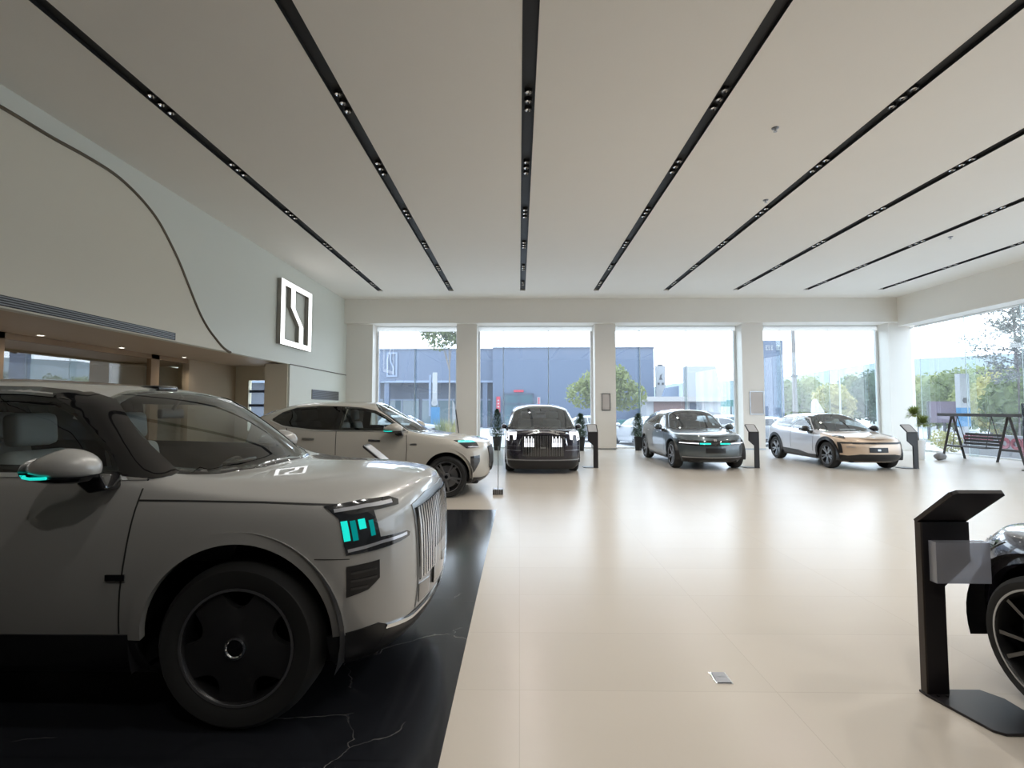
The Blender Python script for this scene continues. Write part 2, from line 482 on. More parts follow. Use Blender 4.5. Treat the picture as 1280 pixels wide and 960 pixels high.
# recess with the glazed office
bm = nb(); box(bm, (-14.0, YB, 3.10), (XL - .16, 17.2, 3.4)); struct('ceiling_recess', bm, M['soffit'])
bm = nb(); box(bm, (-14.2, YB, 0), (-14.0, 17.2, 3.4)); struct('wall_office_back', bm, M['office'])
bm = nb()
box(bm, (-14.0, 16.8, 0), (-9.25, 17.0, 3.10)); box(bm, (-8.6, 16.8, 0), (-7.9, 17.0, 3.10)); box(bm, (-9.25, 16.8, 2.62), (-8.6, 17.0, 3.10)); box(bm, (-9.25, 16.8, 0), (-8.6, 17.0, .9))
struct('wall_recess_end', bm, M['wall_beige'])
w = empty('window_6', (0, 0, 0)); w['kind'] = 'structure'
bm = nb(); quad(bm, [(-9.25, 16.9, .9), (-8.6, 16.9, .9), (-8.6, 16.9, 2.62), (-9.25, 16.9, 2.62)]); obj('pane', bm, M['winglass'], w)
bm = nb()
for z in (1.3, 1.72, 2.2): box(bm, (-9.25, 16.86, z), (-8.6, 16.94, z + .09))
box(bm, (-8.72, 16.86, .9), (-8.68, 16.94, 2.62))
obj('window_frame', bm, mat('blue_grey_frame', (.08, .12, .22), .4), w)
bm = nb(); box(bm, (-9.9, 14.4, 0), (-9.7, 16.8, 3.10)); struct('wall_office_side', bm, M['office'])
PX = -9.8
w = empty('office_partition', (0, 0, 0)); w['kind'] = 'structure'
for y0, y1 in ((4.2, 8.95), (9.2, 12.95), (13.25, 14.4)):
    bm = nb(); quad(bm, [(PX, y0, .1), (PX, y1, .1), (PX, y1, 2.98), (PX, y0, 2.98)]); obj('pane', bm, M['offglass'], w)
bm = nb()
for y0, y1 in ((4.0, 4.2), (8.95, 9.2), (12.95, 13.25)): box(bm, (PX - .06, y0, 0), (PX + .06, y1, 3.1))
box(bm, (PX - .06, 4.0, 2.98), (PX + .06, 14.4, 3.1)); box(bm, (PX - .06, 4.0, 0), (PX + .06, 14.4, .1))
obj('partition_frame', bm, M['wood'], w)
bm = nb(); box(bm, (-14.0, YB, 0), (PX - .06, 4.1, 3.1)); struct('wall_office_near', bm, M['office'])
dl0 = None
for i, y in enumerate((7.4, 9.6, 11.6, 13.8)):
    if dl0 is None:
        dl = dl0 = empty('recess_downlight')
        bm = nb(); lathe(bm, [(.055, 0), (.075, -.008), (.08, 0.0)], 20, close=False); obj('ring', bm, M['white'], dl0, smooth=True)
        bm = nb(); lathe(bm, [(.055, -.002), (0, -.001)], 20, close=False); obj('diffuser', bm, M['lampon'], dl0)
    else: dl = copy_tree(dl0)
    dl.location = (-9.45, y, 3.098)
    ld = bpy.data.lights.new('downlight_and_fill_lamp', 'SPOT'); ld.energy = 22; ld.spot_size = math.radians(140); ld.spot_blend = .7; ld.shadow_soft_size = .04; ld.color = (1.0, .88, .72)
    for lx in (-9.45, -11.9):  # inner row has no fixtures, added to brighten the office
        lo = bpy.data.objects.new('downlight_and_fill_light', ld); COL.objects.link(lo); lo.location = (lx, y, 3.07)
    tag(dl, 'small lit round downlight over the office glazing, %s along the soffit' % ORD[i], 'downlight', 'downlights over the office glazing')
# desk with a monitor seen through the office glass
t = empty('office_counter', (-11.2, 10.6, 0), label='brown wooden counter behind the office glass', cat='counter')
bm = nb(); box(bm, (-.35, -1.2, 0), (.35, 1.2, 2.02)); obj('counter_body', bm, M['wood'], t, bevel=.01)
bm = nb(); box(bm, (-.4, -1.25, 2.02), (.4, 1.25, 2.06)); obj('counter_top', bm, M['office'], t, bevel=.005)
for y, l in ((9.9, 'white box standing on the brown office counter, near its end'), (11.3, 'white box standing on the brown office counter, at its far end')):
    t = empty('storage_box', (-11.1, y, 2.06), label=l, cat='box', group='white boxes on the office counter')
    bm = nb(); box(bm, (-.15, -.2, 0), (.15, .2, .2)); obj('carton', bm, M['white'], t, bevel=.004)
    bm = nb(); box(bm, (-.16, -.21, .2), (.16, .21, .24)); obj('lid', bm, M['white'], t, bevel=.004)

# wall logo sign
pts = dict(y0=14.36, y1=16.48, z0=3.56, z1=5.50)
t = empty('wall_logo_sign', (XL, 14.36, 3.56), label='large white illuminated rectangular emblem on the left wall', cat='sign')
W_, H_, b_ = 2.12, 1.95, .25


def frame_emblem(bm, w, h, b, d0, d1, axis='x', bb=None, ub=.36, lb=.64, st=None):
    """rectangle outline with an S-shaped bar from its top edge to its bottom edge"""
    bb = bb or b; st = st or b
    def P(lst): prism(bm, lst, d0, d1, axis)
    P([(0, 0), (w, 0), (w, bb), (0, bb)]); P([(0, h - bb), (w, h - bb), (w, h), (0, h)])
    P([(0, bb), (b, bb), (b, h - bb), (0, h - bb)]); P([(w - b, bb), (w, bb), (w, h - bb), (w - b, h - bb)])
    c = [(ub * w, h - bb), (ub * w, .62 * h), (lb * w, .36 * h), (lb * w, bb)]
    L_ = [(x - st / 2, z) for x, z in c]; R_ = [(x + st / 2, z) for x, z in c]
    for i in range(3): P([L_[i], R_[i], R_[i + 1], L_[i + 1]])


bm = nb(); frame_emblem(bm, W_, H_, b_ * .9, .012, .14, 'x', bb=.16, st=.26); obj('sign_case', bm, M['signside'], t)
bm = nb(); frame_emblem(bm, W_, H_, b_ * .9, .14, .150, 'x', bb=.16, st=.26); obj('sign_face', bm, M['sign'], t)

# floor box, sprinkler heads
t = empty('floor_socket', (1.235, 3.145, 0), label='small grey metal floor socket lid in the beige floor', cat='floor socket')
bm = nb(); box(bm, (-.05, -.065, 0), (.05, .065, .004)); obj('socket_frame', bm, M['chrome'], t)
bm = nb(); box(bm, (-.042, -.057, .004), (.042, .0, .008)); box(bm, (-.042, .003, .004), (.042, .057, .008)); obj('socket_lid', bm, M['rimgrey'], t)
for i, (px, py, l) in enumerate([(969, 160, 'small grey sprinkler head on the ceiling between the fourth and fifth channels'), (957, 250, 'tiny grey sprinkler head on the ceiling, nearer the windows beside the fifth channel'), (1188, 296, 'tiny grey sprinkler head on the ceiling beside the seventh channel')]):
    d = ray(px, py); p = V((0, 0, EYE)) + d * ((ZC - EYE) / d.z)
    t = empty('ceiling_sprinkler', (p.x, p.y, ZC), label=l, cat='sprinkler', group='sprinkler heads')
    bm = nb(); lathe(bm, [(.055, 0), (.05, -.012), (.02, -.02)], 16); obj('escutcheon', bm, M['rimgrey'], t, smooth=True)
    bm = nb(); lathe(bm, [(.012, -.015), (.012, -.05), (.03, -.055), (.03, -.06)], 12); obj('nozzle', bm, M['satin'], t, smooth=True)
# ------------------------------------------------------------------ cars
def lin(pts, x):
    if x <= pts[0][0]: return pts[0][1]
    for (a, p), (b, q) in zip(pts, pts[1:]):
        if x <= b: return p + (q - p) * (x - a) / (b - a)
    return pts[-1][1]


def car_shell(P, level=3):
    """control net over half the car -> mirrored, subdivided shell. returns bmesh + BVH (car axes: x forward, y left)"""
    a = P['wb'] / 2; xf = a + P['fo']; xr = -a - P['ro']; w = P['W'] / 2
    fc = P.get('fcorner', (.13, .78)); fh = P.get('fhalf', (.05, .42)); fq = P.get('fquart', (.38, .955))
    xs = [xr, xr + .03, xr + .15, xr + .45, -a, -a * .45, -.05, P['xh7'], (P['xh7'] + P['xc7']) / 2, P['xc7'], a, xf - fq[0], xf - fc[0], xf - fh[0], xf]
    ys = [0, .50, .84, .97, 1, 1, 1, 1, 1, 1, .99, fq[1], fc[1], fh[1], 0]
    fw = [0, 0, 0, 0, 0, 0, 0, 0, 0, 0, .15, .7, 1, 1, 1]
    rw = [1, 1, 1, .5, .1, 0, 0, 0, 0, 0, 0, 0, 0, 0, 0]
    fx = [0] * 11 + [.4, 1, 1, 1]; rx = [1, 1, 1, .4] + [0] * 11
    zm, zf, zr = P['zm'], P['zf'], P['zr']; yf = P['yf']; rf, rr = P['rec_f'], P['rec_r']
    grid = []
    for i in range(15):
        col = []
        for j in range(6):                      # rows 1..6
            z = zm[j] * (1 - fw[i] - rw[i]) + zf[j] * fw[i] + zr[j] * rw[i]
            x = xs[i] - rf[j] * fx[i] + rr[j] * rx[i]
            if j == 5: z = lin(P['z6'], x)
            col.append(V((x, ys[i] * yf[j] * w, z)))
        grid.append(col)
    # upper rows 7, 8, 9
    xrr, xt, zt = P['xrr'], P['xt'], P['zt']
    zroof = lambda x: lin(P['roof'], x)
    zrail = lambda x: lin(P['rail'], x)
    yrail = lambda x: lin(P['yrail'], x)
    x9 = [xrr, xrr + .12, xrr + .3, xrr + .6, -a * .75, -a * .35, .0, P['xh9']]
    x7 = [xt, xt + .02, xt + .10, P['xr7'], min(-a * .75, P['xr7'] + .3), -a * .35, .0, P['xh7']]
    r7, r8, r9 = [], [], []
    for i in range(8):
        r9.append(V((x9[i], 0, zroof(x9[i]))))
        if i < 3:
            y = [0, .46, P.get('ytail', .76)][i] * w
            r7.append(V((x7[i], y, zt)))
            m = .5
            p = r7[i].lerp(V((xrr + .0, 0, zroof(xrr))), m); p.y = [0, .40, .66][i] * w; p.x += [0, .02, .10][i]
            r8.append(p)
        else:
            r7.append(V((x7[i], yrail(x7[i]), zrail(x7[i]))))
            p = V((.45 * x7[i] + .55 * x9[i], r7[i].y * .60, 0)); p.z = r7[i].z + (r9[i].z - r7[i].z) * .80
            r8.append(p)
    ch, cc = V((P['xh9'], 0, zroof(P['xh9']))), V((P['xc9'], 0, P['zc9']))
    ph, pc = r7[7], V((P['xc7'], P['yc7'], P['zc7']))
    bul = P.get('bulge', .03)
    for i in (8, 9):
        t = .5 if i == 8 else 1.0
        n9 = ch.lerp(cc, t); n7 = ph.lerp(pc, t)
        if i == 8: n9.z += bul; n9.x += bul * .6; n7.z += bul * .4
        r9.append(n9); r7.append(n7)
        p = n7.lerp(n9, .62); p.y = n7.y * .58; p.z = n7.z + (n9.z - n7.z) * .75; p.x = n7.x + (n9.x - n7.x) * .72
        r8.append(p)
    zh = lambda x: lin(P['hood'], x)
    cr = P.get('crown', .06)
    q = P['xc9']; L = xf - q
    hx9 = [q + L * .38, q + L * .62, q + L * .80, q + L * .91, xf - P.get('lip', .06)]
    hx7 = [a + .02, xf - fq[0] - .05, xf - fc[0] - .09, xf - fh[0] - .07, xf - P.get('lip', .06) * .8]
    hy7 = [.82 * P['yf'][5], .82 * P['yf'][5], .66, .36, 0]
    hx8 = [q + L * .36, q + L * .58, q + L * .75, q + L * .87, xf - P.get('lip', .06) * .9]
    hy8 = [.46, .46, .38, .22, 0]
    for k in range(5):
        r9.append(V((hx9[k], 0, zh(hx9[k]))))
        r7.append(V((hx7[k], hy7[k] * w, zh(hx7[k]) - cr * hy7[k] ** 2 - (.02 if k == 4 else 0))))
        r8.append(V((hx8[k], hy8[k] * w, zh(hx8[k]) - cr * hy8[k] ** 2 - (.008 if k == 4 else 0))))
    for i in range(15):
        grid[i] += [r7[i], r8[i], r9[i]]
    bm = bmesh.new()
    for s in (1, -1):
        vs = [[bm.verts.new((p.x, p.y * s, p.z)) for p in c] for c in grid]
        for i in range(14):
            for j in range(8):
                f = [vs[i][j], vs[i + 1][j], vs[i + 1][j + 1], vs[i][j + 1]]
                bm.faces.new(f if s < 0 else f[::-1])
    bmesh.ops.remove_doubles(bm, verts=bm.verts[:], dist=1e-4)
    # creases: lower edge, shoulder, hood edge, windscreen base
    cl = bm.edges.layers.float.get('crease_edge') or bm.edges.layers.float.new('crease_edge')
    key = lambda p, s=1: (round(p.x, 4), round(p.y * s, 4), round(p.z, 4))
    want = {}
    for (rows, sts, c) in P.get('creases', []):
        for j in rows:
            for i in range(sts[0], sts[1]):
                for s in (1, -1): want[frozenset((key(grid[i][j], s), key(grid[i + 1][j], s)))] = c
    for (sts, rows, c) in P.get('creases_x', []):
        for i in sts:
            for j in range(rows[0], rows[1]):
                for s in (1, -1): want[frozenset((key(grid[i][j], s), key(grid[i][j + 1], s)))] = c
    for e in bm.edges:
        k = frozenset((key(e.verts[0].co), key(e.verts[1].co)))
        if k in want: e[cl] = want[k]
    bmesh.ops.recalc_face_normals(bm, faces=bm.faces[:])
    # make sure they point outwards
    f = max(bm.faces, key=lambda f: f.calc_center_median().z)
    if f.normal.z < 0:
        for g in bm.faces: g.normal_flip()
    me = bpy.data.meshes.new('tmp'); bm.to_mesh(me); bm.free()
    o = bpy.data.objects.new('tmp', me); COL.objects.link(o)
    m = o.modifiers.new('s', 'SUBSURF'); m.levels = level; m.render_levels = level
    dg = bpy.context.evaluated_depsgraph_get(); dg.update()
    ev = o.evaluated_get(dg)
    out = bmesh.new(); out.from_mesh(ev.to_mesh())
    bpy.data.objects.remove(o); bpy.data.meshes.remove(me)
    out.normal_update()
    return out, BVHTree.FromBMesh(out)


def axes(d):
    d = V(d).normalized()
    up = V((0, 0, 1)) if abs(d.z) < .9 else V((0, 1, 0))
    u = d.cross(up).normalized() if abs(d.z) < .9 else V((1, 0, 0))
    v = u.cross(d).normalized()
    return d, u, v


def inside(p, poly):
    c = False; n = len(poly)
    for i in range(n):
        (x0, y0), (x1, y1) = poly[i], poly[i - 1]
        if (y0 > p[1]) != (y1 > p[1]) and p[0] < (x1 - x0) * (p[1] - y0) / (y1 - y0) + x0: c = not c
    return c


def densify(pts, step, closed=True):
    out = []
    n = len(pts)
    for i in range(n if closed else n - 1):
        a, b = V(pts[i]), V(pts[(i + 1) % n])
        k = max(1, int((b - a).length / step))
        out += [a.lerp(b, t / k) for t in range(k)]
    if not closed: out.append(V(pts[-1]))
    return out


def smoothed(pts, it=2):
    """corner cutting of a closed outline"""
    pts = [V(p) for p in pts]
    for _ in range(it):
        q = []
        for i in range(len(pts)):
            a, b = pts[i], pts[(i + 1) % len(pts)]
            q += [a.lerp(b, .25), a.lerp(b, .75)]
        pts = q
    return pts


class Skin:
    """things laid on the surface of a shell"""
    def __init__(self, bvh): self.bvh = bvh

    def hit(self, p3, d):
        h = self.bvh.ray_cast(p3 - d * 6, d)
        if h[0] is None:
            h = self.bvh.find_nearest(p3)
            co, no = h[0], h[1]
        else:
            co, no = h[0], h[1]
        if no.dot(d) > 0: no = -no
        return co, no

    def patch(self, pts, d, eps=.004, res=.06, skirt=.012, smooth=0):
        d, u, v = axes(d)
        if smooth: pts = smoothed(pts, smooth)
        ref = sum((V(p) for p in pts), V()) / len(pts)
        k = ref.dot(d)
        uv = densify([V((V(p).dot(u), V(p).dot(v))) for p in pts], res)
        n = len(uv)
        poly = [(p.x, p.y) for p in uv]
        x0, x1 = min(p[0] for p in poly), max(p[0] for p in poly)
        y0, y1 = min(p[1] for p in poly), max(p[1] for p in poly)
        inner = []
        nx, ny = max(1, int((x1 - x0) / res)), max(1, int((y1 - y0) / res))
        for i in range(nx + 1):
            for j in range(ny + 1):
                p = (x0 + (x1 - x0) * (i + .5) / (nx + 1), y0 + (y1 - y0) * (j + .5) / (ny + 1))
                if inside(p, poly) and min((V(p) - q).length for q in uv) > res * .45: inner.append(V(p))
        r = delaunay_2d_cdt(uv + inner, [], [list(range(n))], 1, 1e-6)
        bm = bmesh.new(); vs = []; nos = []
        for p in r[0]:
            co, no = self.hit(u * p.x + v * p.y + d * k, d)
            vs.append(bm.verts.new(co + no * eps)); nos.append(no)
        for f in r[2]:
            try: bm.faces.new([vs[i] for i in f])
            except ValueError: pass
        if skirt:
            be = [e for e in bm.edges if len(e.link_faces) == 1]
            mp = {}
            idx = {v_: i for i, v_ in enumerate(vs)}
            for e in be:
                for q in e.verts:
                    if q not in mp: mp[q] = bm.verts.new(q.co - nos[idx[q]] * skirt)
            for e in be:
                a, b = e.verts
                bm.faces.new([a, b, mp[b], mp[a]])
        for q in [q for q in bm.verts if not q.link_faces]: bm.verts.remove(q)
        return bm

    def strip(self, bm, pts, d, width, eps=.003, res=.05, closed=False, smooth=0, depth=.006, inset=None):
        """ribbon along a line on the surface; inset: whole width lies on the inner side of a closed outline"""
        d, u, v = axes(d)
        if smooth: pts = smoothed(pts, smooth)
        ref = sum((V(p) for p in pts), V()) / len(pts); k = ref.dot(d)
        uv = densify([V((V(p).dot(u), V(p).dot(v))) for p in pts], res, closed)
        n = len(uv)
        area = sum(uv[i].x * uv[(i + 1) % n].y - uv[(i + 1) % n].x * uv[i].y for i in range(n))
        sg = 1 if area > 0 else -1
        A, B = [], []
        for i in range(n):
            if closed: t = uv[(i + 1) % n] - uv[i - 1]
            else: t = uv[min(i + 1, n - 1)] - uv[max(i - 1, 0)]
            t = t.normalized() if t.length > 1e-9 else V((1, 0))
            nrm = V((-t.y, t.x)) * sg
            if closed and inset is not None: pa, pb = uv[i] - nrm * inset, uv[i] + nrm * (width - inset)
            else: pa, pb = uv[i] - nrm * width / 2, uv[i] + nrm * width / 2
            for L, p in ((A, pa), (B, pb)):
                co, no = self.hit(u * p.x + v * p.y + d * k, d)
                L.append((bm.verts.new(co + no * eps), bm.verts.new(co - no * depth)))
        m = n if closed else n - 1
        for i in range(m):
            j = (i + 1) % n
            bm.faces.new([A[i][0], A[j][0], B[j][0], B[i][0]])
            bm.faces.new([A[i][1], A[j][1], A[j][0], A[i][0]])
            bm.faces.new([B[i][0], B[j][0], B[j][1], B[i][1]])
        return bm


def cut(bm, pts, d, smooth=0):
    """open a hole in a shell under an outline seen along d"""
    d, u, v = axes(d)
    if smooth: pts = smoothed(pts, smooth)
    poly = [(V(p).dot(u), V(p).dot(v)) for p in pts]
    dead = []
    for f in bm.faces:
        if f.normal.dot(d) > -.05: continue
        if all(inside((q.co.dot(u), q.co.dot(v)), poly) for q in f.verts): dead.append(f)
    bmesh.ops.delete(bm, geom=dead, context='FACES')


def cut_disc(bm, cx, cz, r, ymin):
    dead = [f for f in bm.faces if abs(f.calc_center_median().y) > ymin and all((q.co.x - cx) ** 2 + (q.co.z - cz) ** 2 < r * r for q in f.verts)]
    bmesh.ops.delete(bm, geom=dead, context='FACES')
    for e in [e for e in bm.edges if len(e.link_faces) == 1]:     # draw the cut edge out to a clean arc
        for q in e.verts:
            dx, dz = q.co.x - cx, q.co.z - cz; L = math.hypot(dx, dz)
            if abs(q.co.y) > ymin and .3 * r < L < r: q.co.x, q.co.z = cx + dx * r / L, cz + dz * r / L


def make_wheel(car, name, R, rr, wd, style, cx, y, side, M_):
    """a wheel with tyre, rim, hub; outer face looks along side*y"""
    w = bpy.data.objects.new(name, None); COL.objects.link(w); w.parent = car
    w.location = (cx, y, R); w.rotation_euler = (0, 0, 0 if side > 0 else PI)
    w.empty_display_size = .1
    h = wd / 2
    bm = nb()
    lathe(bm, [(rr - .01, -h * .9), (rr + .015, -h), (R - .035, -h), (R - .008, -h * .78), (R, -h * .5), (R, h * .5), (R - .008, h * .78), (R - .035, h), (rr + .015, h), (rr - .012, h * .9)], 48, 'y', close=False)
    obj('tyre', bm, M['rubber'], w, smooth=True)
    bm = nb()
    lathe(bm, [(rr, h * .92), (rr - .012, h * .96), (rr - .022, h * .86), (rr - .03, h * .2), (rr - .03, -h * .9)], 48, 'y', close=False)
    lathe(bm, [(rr - .03, -.02), (.0, -.02)], 32, 'y', close=False)
    obj('rim_barrel', bm, M_['barrel'], w, smooth=True)
    bm = nb()
    if style == 'disc':
        # flat face with five scalloped openings at its edge
        n = 120; rin = .05
        out, prev = [], None
        ring_o, ring_i = [], []
        for k in range(n):
            a = 2 * PI * k / n
            ph = ((a - PI / 2) / (2 * PI / 5)) % 1.0
            ph = min(ph, 1 - ph) * 2 * PI / 5                # angle from the nearest opening's middle
            ro = rr - .018
            if ph < .30:
                ro = rr - .018 - .092 * math.sqrt(max(0, 1 - (ph / .30) ** 2))
            ring_o.append((ro * math.cos(a), ro * math.sin(a), h * .80 if ro > rr - .03 else h * .84))
            ring_i.append((rin * math.cos(a), rin * math.sin(a), h * .92))
        va = [bm.verts.new((p[0], p[2], p[1])) for p in ring_o]
        vm = [bm.verts.new((q[0] * .155 / rin, h * .93, q[1] * .155 / rin)) for q in ring_i]
        vb = [bm.verts.new((p[0], p[2], p[1])) for p in ring_i]
        vd = [bm.verts.new((p[0], h * .55, p[1])) for p in ring_o]
        for k in range(n):
            j = (k + 1) % n
            bm.faces.new([va[k], va[j], vm[j], vm[k]]); bm.faces.new([vm[k], vm[j], vb[j], vb[k]]); bm.faces.new([vd[k], vd[j], va[j], va[k]])
        bm.faces.new(vb)
        obj('wheel_disc', bm, M_['rim'], w, smooth=True, angle=50)
        bm = nb(); lathe(bm, [(rr - .004, h * .93), (rr - .004, h * .97), (rr - .016, h * .97), (rr - .016, h * .9)], 64, 'y', close=False); obj('rim_edge', bm, M_['edge'], w, smooth=True)
        bm = nb(); lathe(bm, [(.056, h * .9), (.056, h * 1.03), (.046, h * 1.05), (.040, h * 1.0)], 32, 'y', close=False); obj('hub_ring', bm, M['chrome'], w, smooth=True)
        bm = nb(); lathe(bm, [(.040, h * .9), (.040, h * 1.01), (.0, h * 1.02)], 24, 'y', close=False); obj('hub_cap', bm, M['gloss'], w, smooth=True)
    else:
        n, split, sw = style
        for k in range(n):
            a0 = 2 * PI * (k + .5) / n + .3
            for s in (-1, 1) if split else (0,):
                a1 = a0 + s * split
                ca, sa = math.cos(a1), math.sin(a1)
                cb, sb = math.cos(a0 + s * split * .35), math.sin(a0 + s * split * .35)
                p0 = V((.045 * cb, h * .72, .045 * sb)); p1 = V(((rr - .016) * ca, h * .86, (rr - .016) * sa))
                t = (p1 - p0).normalized(); nn = t.cross(V((0, 1, 0))).normalized()
                q = []
                for p, ww in ((p0, sw * .8), (p1, sw * 1.1)):
                    q += [p + nn * ww, p - nn * ww]
                A = [bm.verts.new(x) for x in (q[0], q[2], q[3], q[1])]
                B = [bm.verts.new(x - V((0, .03, 0))) for x in (q[0], q[2], q[3], q[1])]
                bm.faces.new(A)
                for e in range(4): bm.faces.new([A[e], A[(e + 1) % 4], B[(e + 1) % 4], B[e]])
        lathe(bm, [(.075, h * .6), (.07, h * .75), (.0, h * .77)], 24, 'y', close=False)
        obj('rim_spokes', bm, M_['rim'], w, smooth=True, angle=30)
        bm = nb(); lathe(bm, [(rr - .003, h * .93), (rr - .003, h * .97), (rr - .014, h * .97), (rr - .014, h * .9)], 64, 'y', close=False); obj('rim_edge', bm, M_['edge'], w, smooth=True)
        bm = nb(); lathe(bm, [(.034, h * .7), (.034, h * .82), (.0, h * .84)], 20, 'y', close=False); obj('hub_cap', bm, M_['cap'], w, smooth=True)
        bm = nb(); lathe(bm, [(rr * .72, h * .1), (rr * .72, h * .16), (.08, h * .16)], 32, 'y', close=False); obj('brake_disc', bm, M['rimgrey'], w, smooth=True)
    return w


def make_mirror(car, at, side, paintm, lamp=None, s=1.0):
    m = bpy.data.objects.new('door_mirror', None); COL.objects.link(m); m.parent = car; m.location = at
    m.scale = (s, s * (1 if side > 0 else -1), s)
    # cap: flattened teardrop, blunt at the front, mirror glass at the rear
    bm = nb(); vs = blob(bm, (0, 0, 0), (1, 1, 1), 3)
    for v in vs:
        x, y, z = v.co
        zz = max(z, -.35) if z < 0 else z
        x2 = x * (.19 if x < 0 else .17)
        hgt = .105 * (1 - .45 * max(0, -x))
        v.co = V((x2, y * .115 + .11, zz * hgt + .01))
    obj('mirror_cap', bm, paintm, m, smooth=True)
    bm = nb(); vs = blob(bm, (0, 0, 0), (1, 1, 1), 2)
    for v in vs:
        x, y, z = v.co
        v.co = V((x * (.185 if x < 0 else .16), y * .108 + .11, z * .038 - .035))
    obj('mirror_base', bm, M['gloss'], m, smooth=True)
    bm = nb(); prism(bm, [(-.02, -.03), (.13, -.03), (.165, -.115), (.06, -.135), (.0, -.09)], -.10, .05, 'y'); obj('mirror_arm', bm, M['gloss'], m, smooth=True, bevel=.015)
    bm = nb(); prism(bm, [(-.165, -.035), (-.10, -.055), (-.03, -.06), (-.03, .06), (-.165, .05)], .12, .20, 'y')
    bm.free()
    bm = nb(); vs = blob(bm, (-.165, .11, .0), (.01, .095, .06), 2); obj('mirror_glass', bm, M['chrome'], m, smooth=True)
    if lamp:
        bm = nb(); tube(bm, [(-.176, .155, -.024), (-.14, .198, -.029), (-.09, .215, -.032), (-.03, .222, -.030), (.0, .221, -.028)], .0075, 8); obj('mirror_lamp', bm, lamp, m, smooth=True)
    return m


def make_seat(car, name, x, y, zc, mt, h=.62, wd=.50):
    s = bpy.data.objects.new(name, None); COL.objects.link(s); s.parent = car; s.location = (x, y, zc)
    bm = nb(); rbox(bm, (-.26, -wd / 2, -.1), (.30, wd / 2, .06), .05); obj('seat_cushion', bm, mt, s, smooth=True)
    bm = nb(); rbox(bm, (-.07, -wd / 2 + .02, 0), (.07, wd / 2 - .02, h), .06, M=Matrix.Translation((-.28, 0, .02)) @ Matrix.Rotation(-.22, 4, 'Y')); obj('seat_back', bm, mt, s, smooth=True)
    c = V((-.28, 0, .02)) + Matrix.Rotation(-.22, 3, 'Y') @ V((0, 0, h + .13))
    bm = nb(); rbox(bm, (-.055, -.15, -.10), (.06, .15, .11), .045, M=Matrix.Translation(c) @ Matrix.Rotation(-.1, 4, 'Y')); obj('headrest', bm, mt, s, smooth=True)
    return s


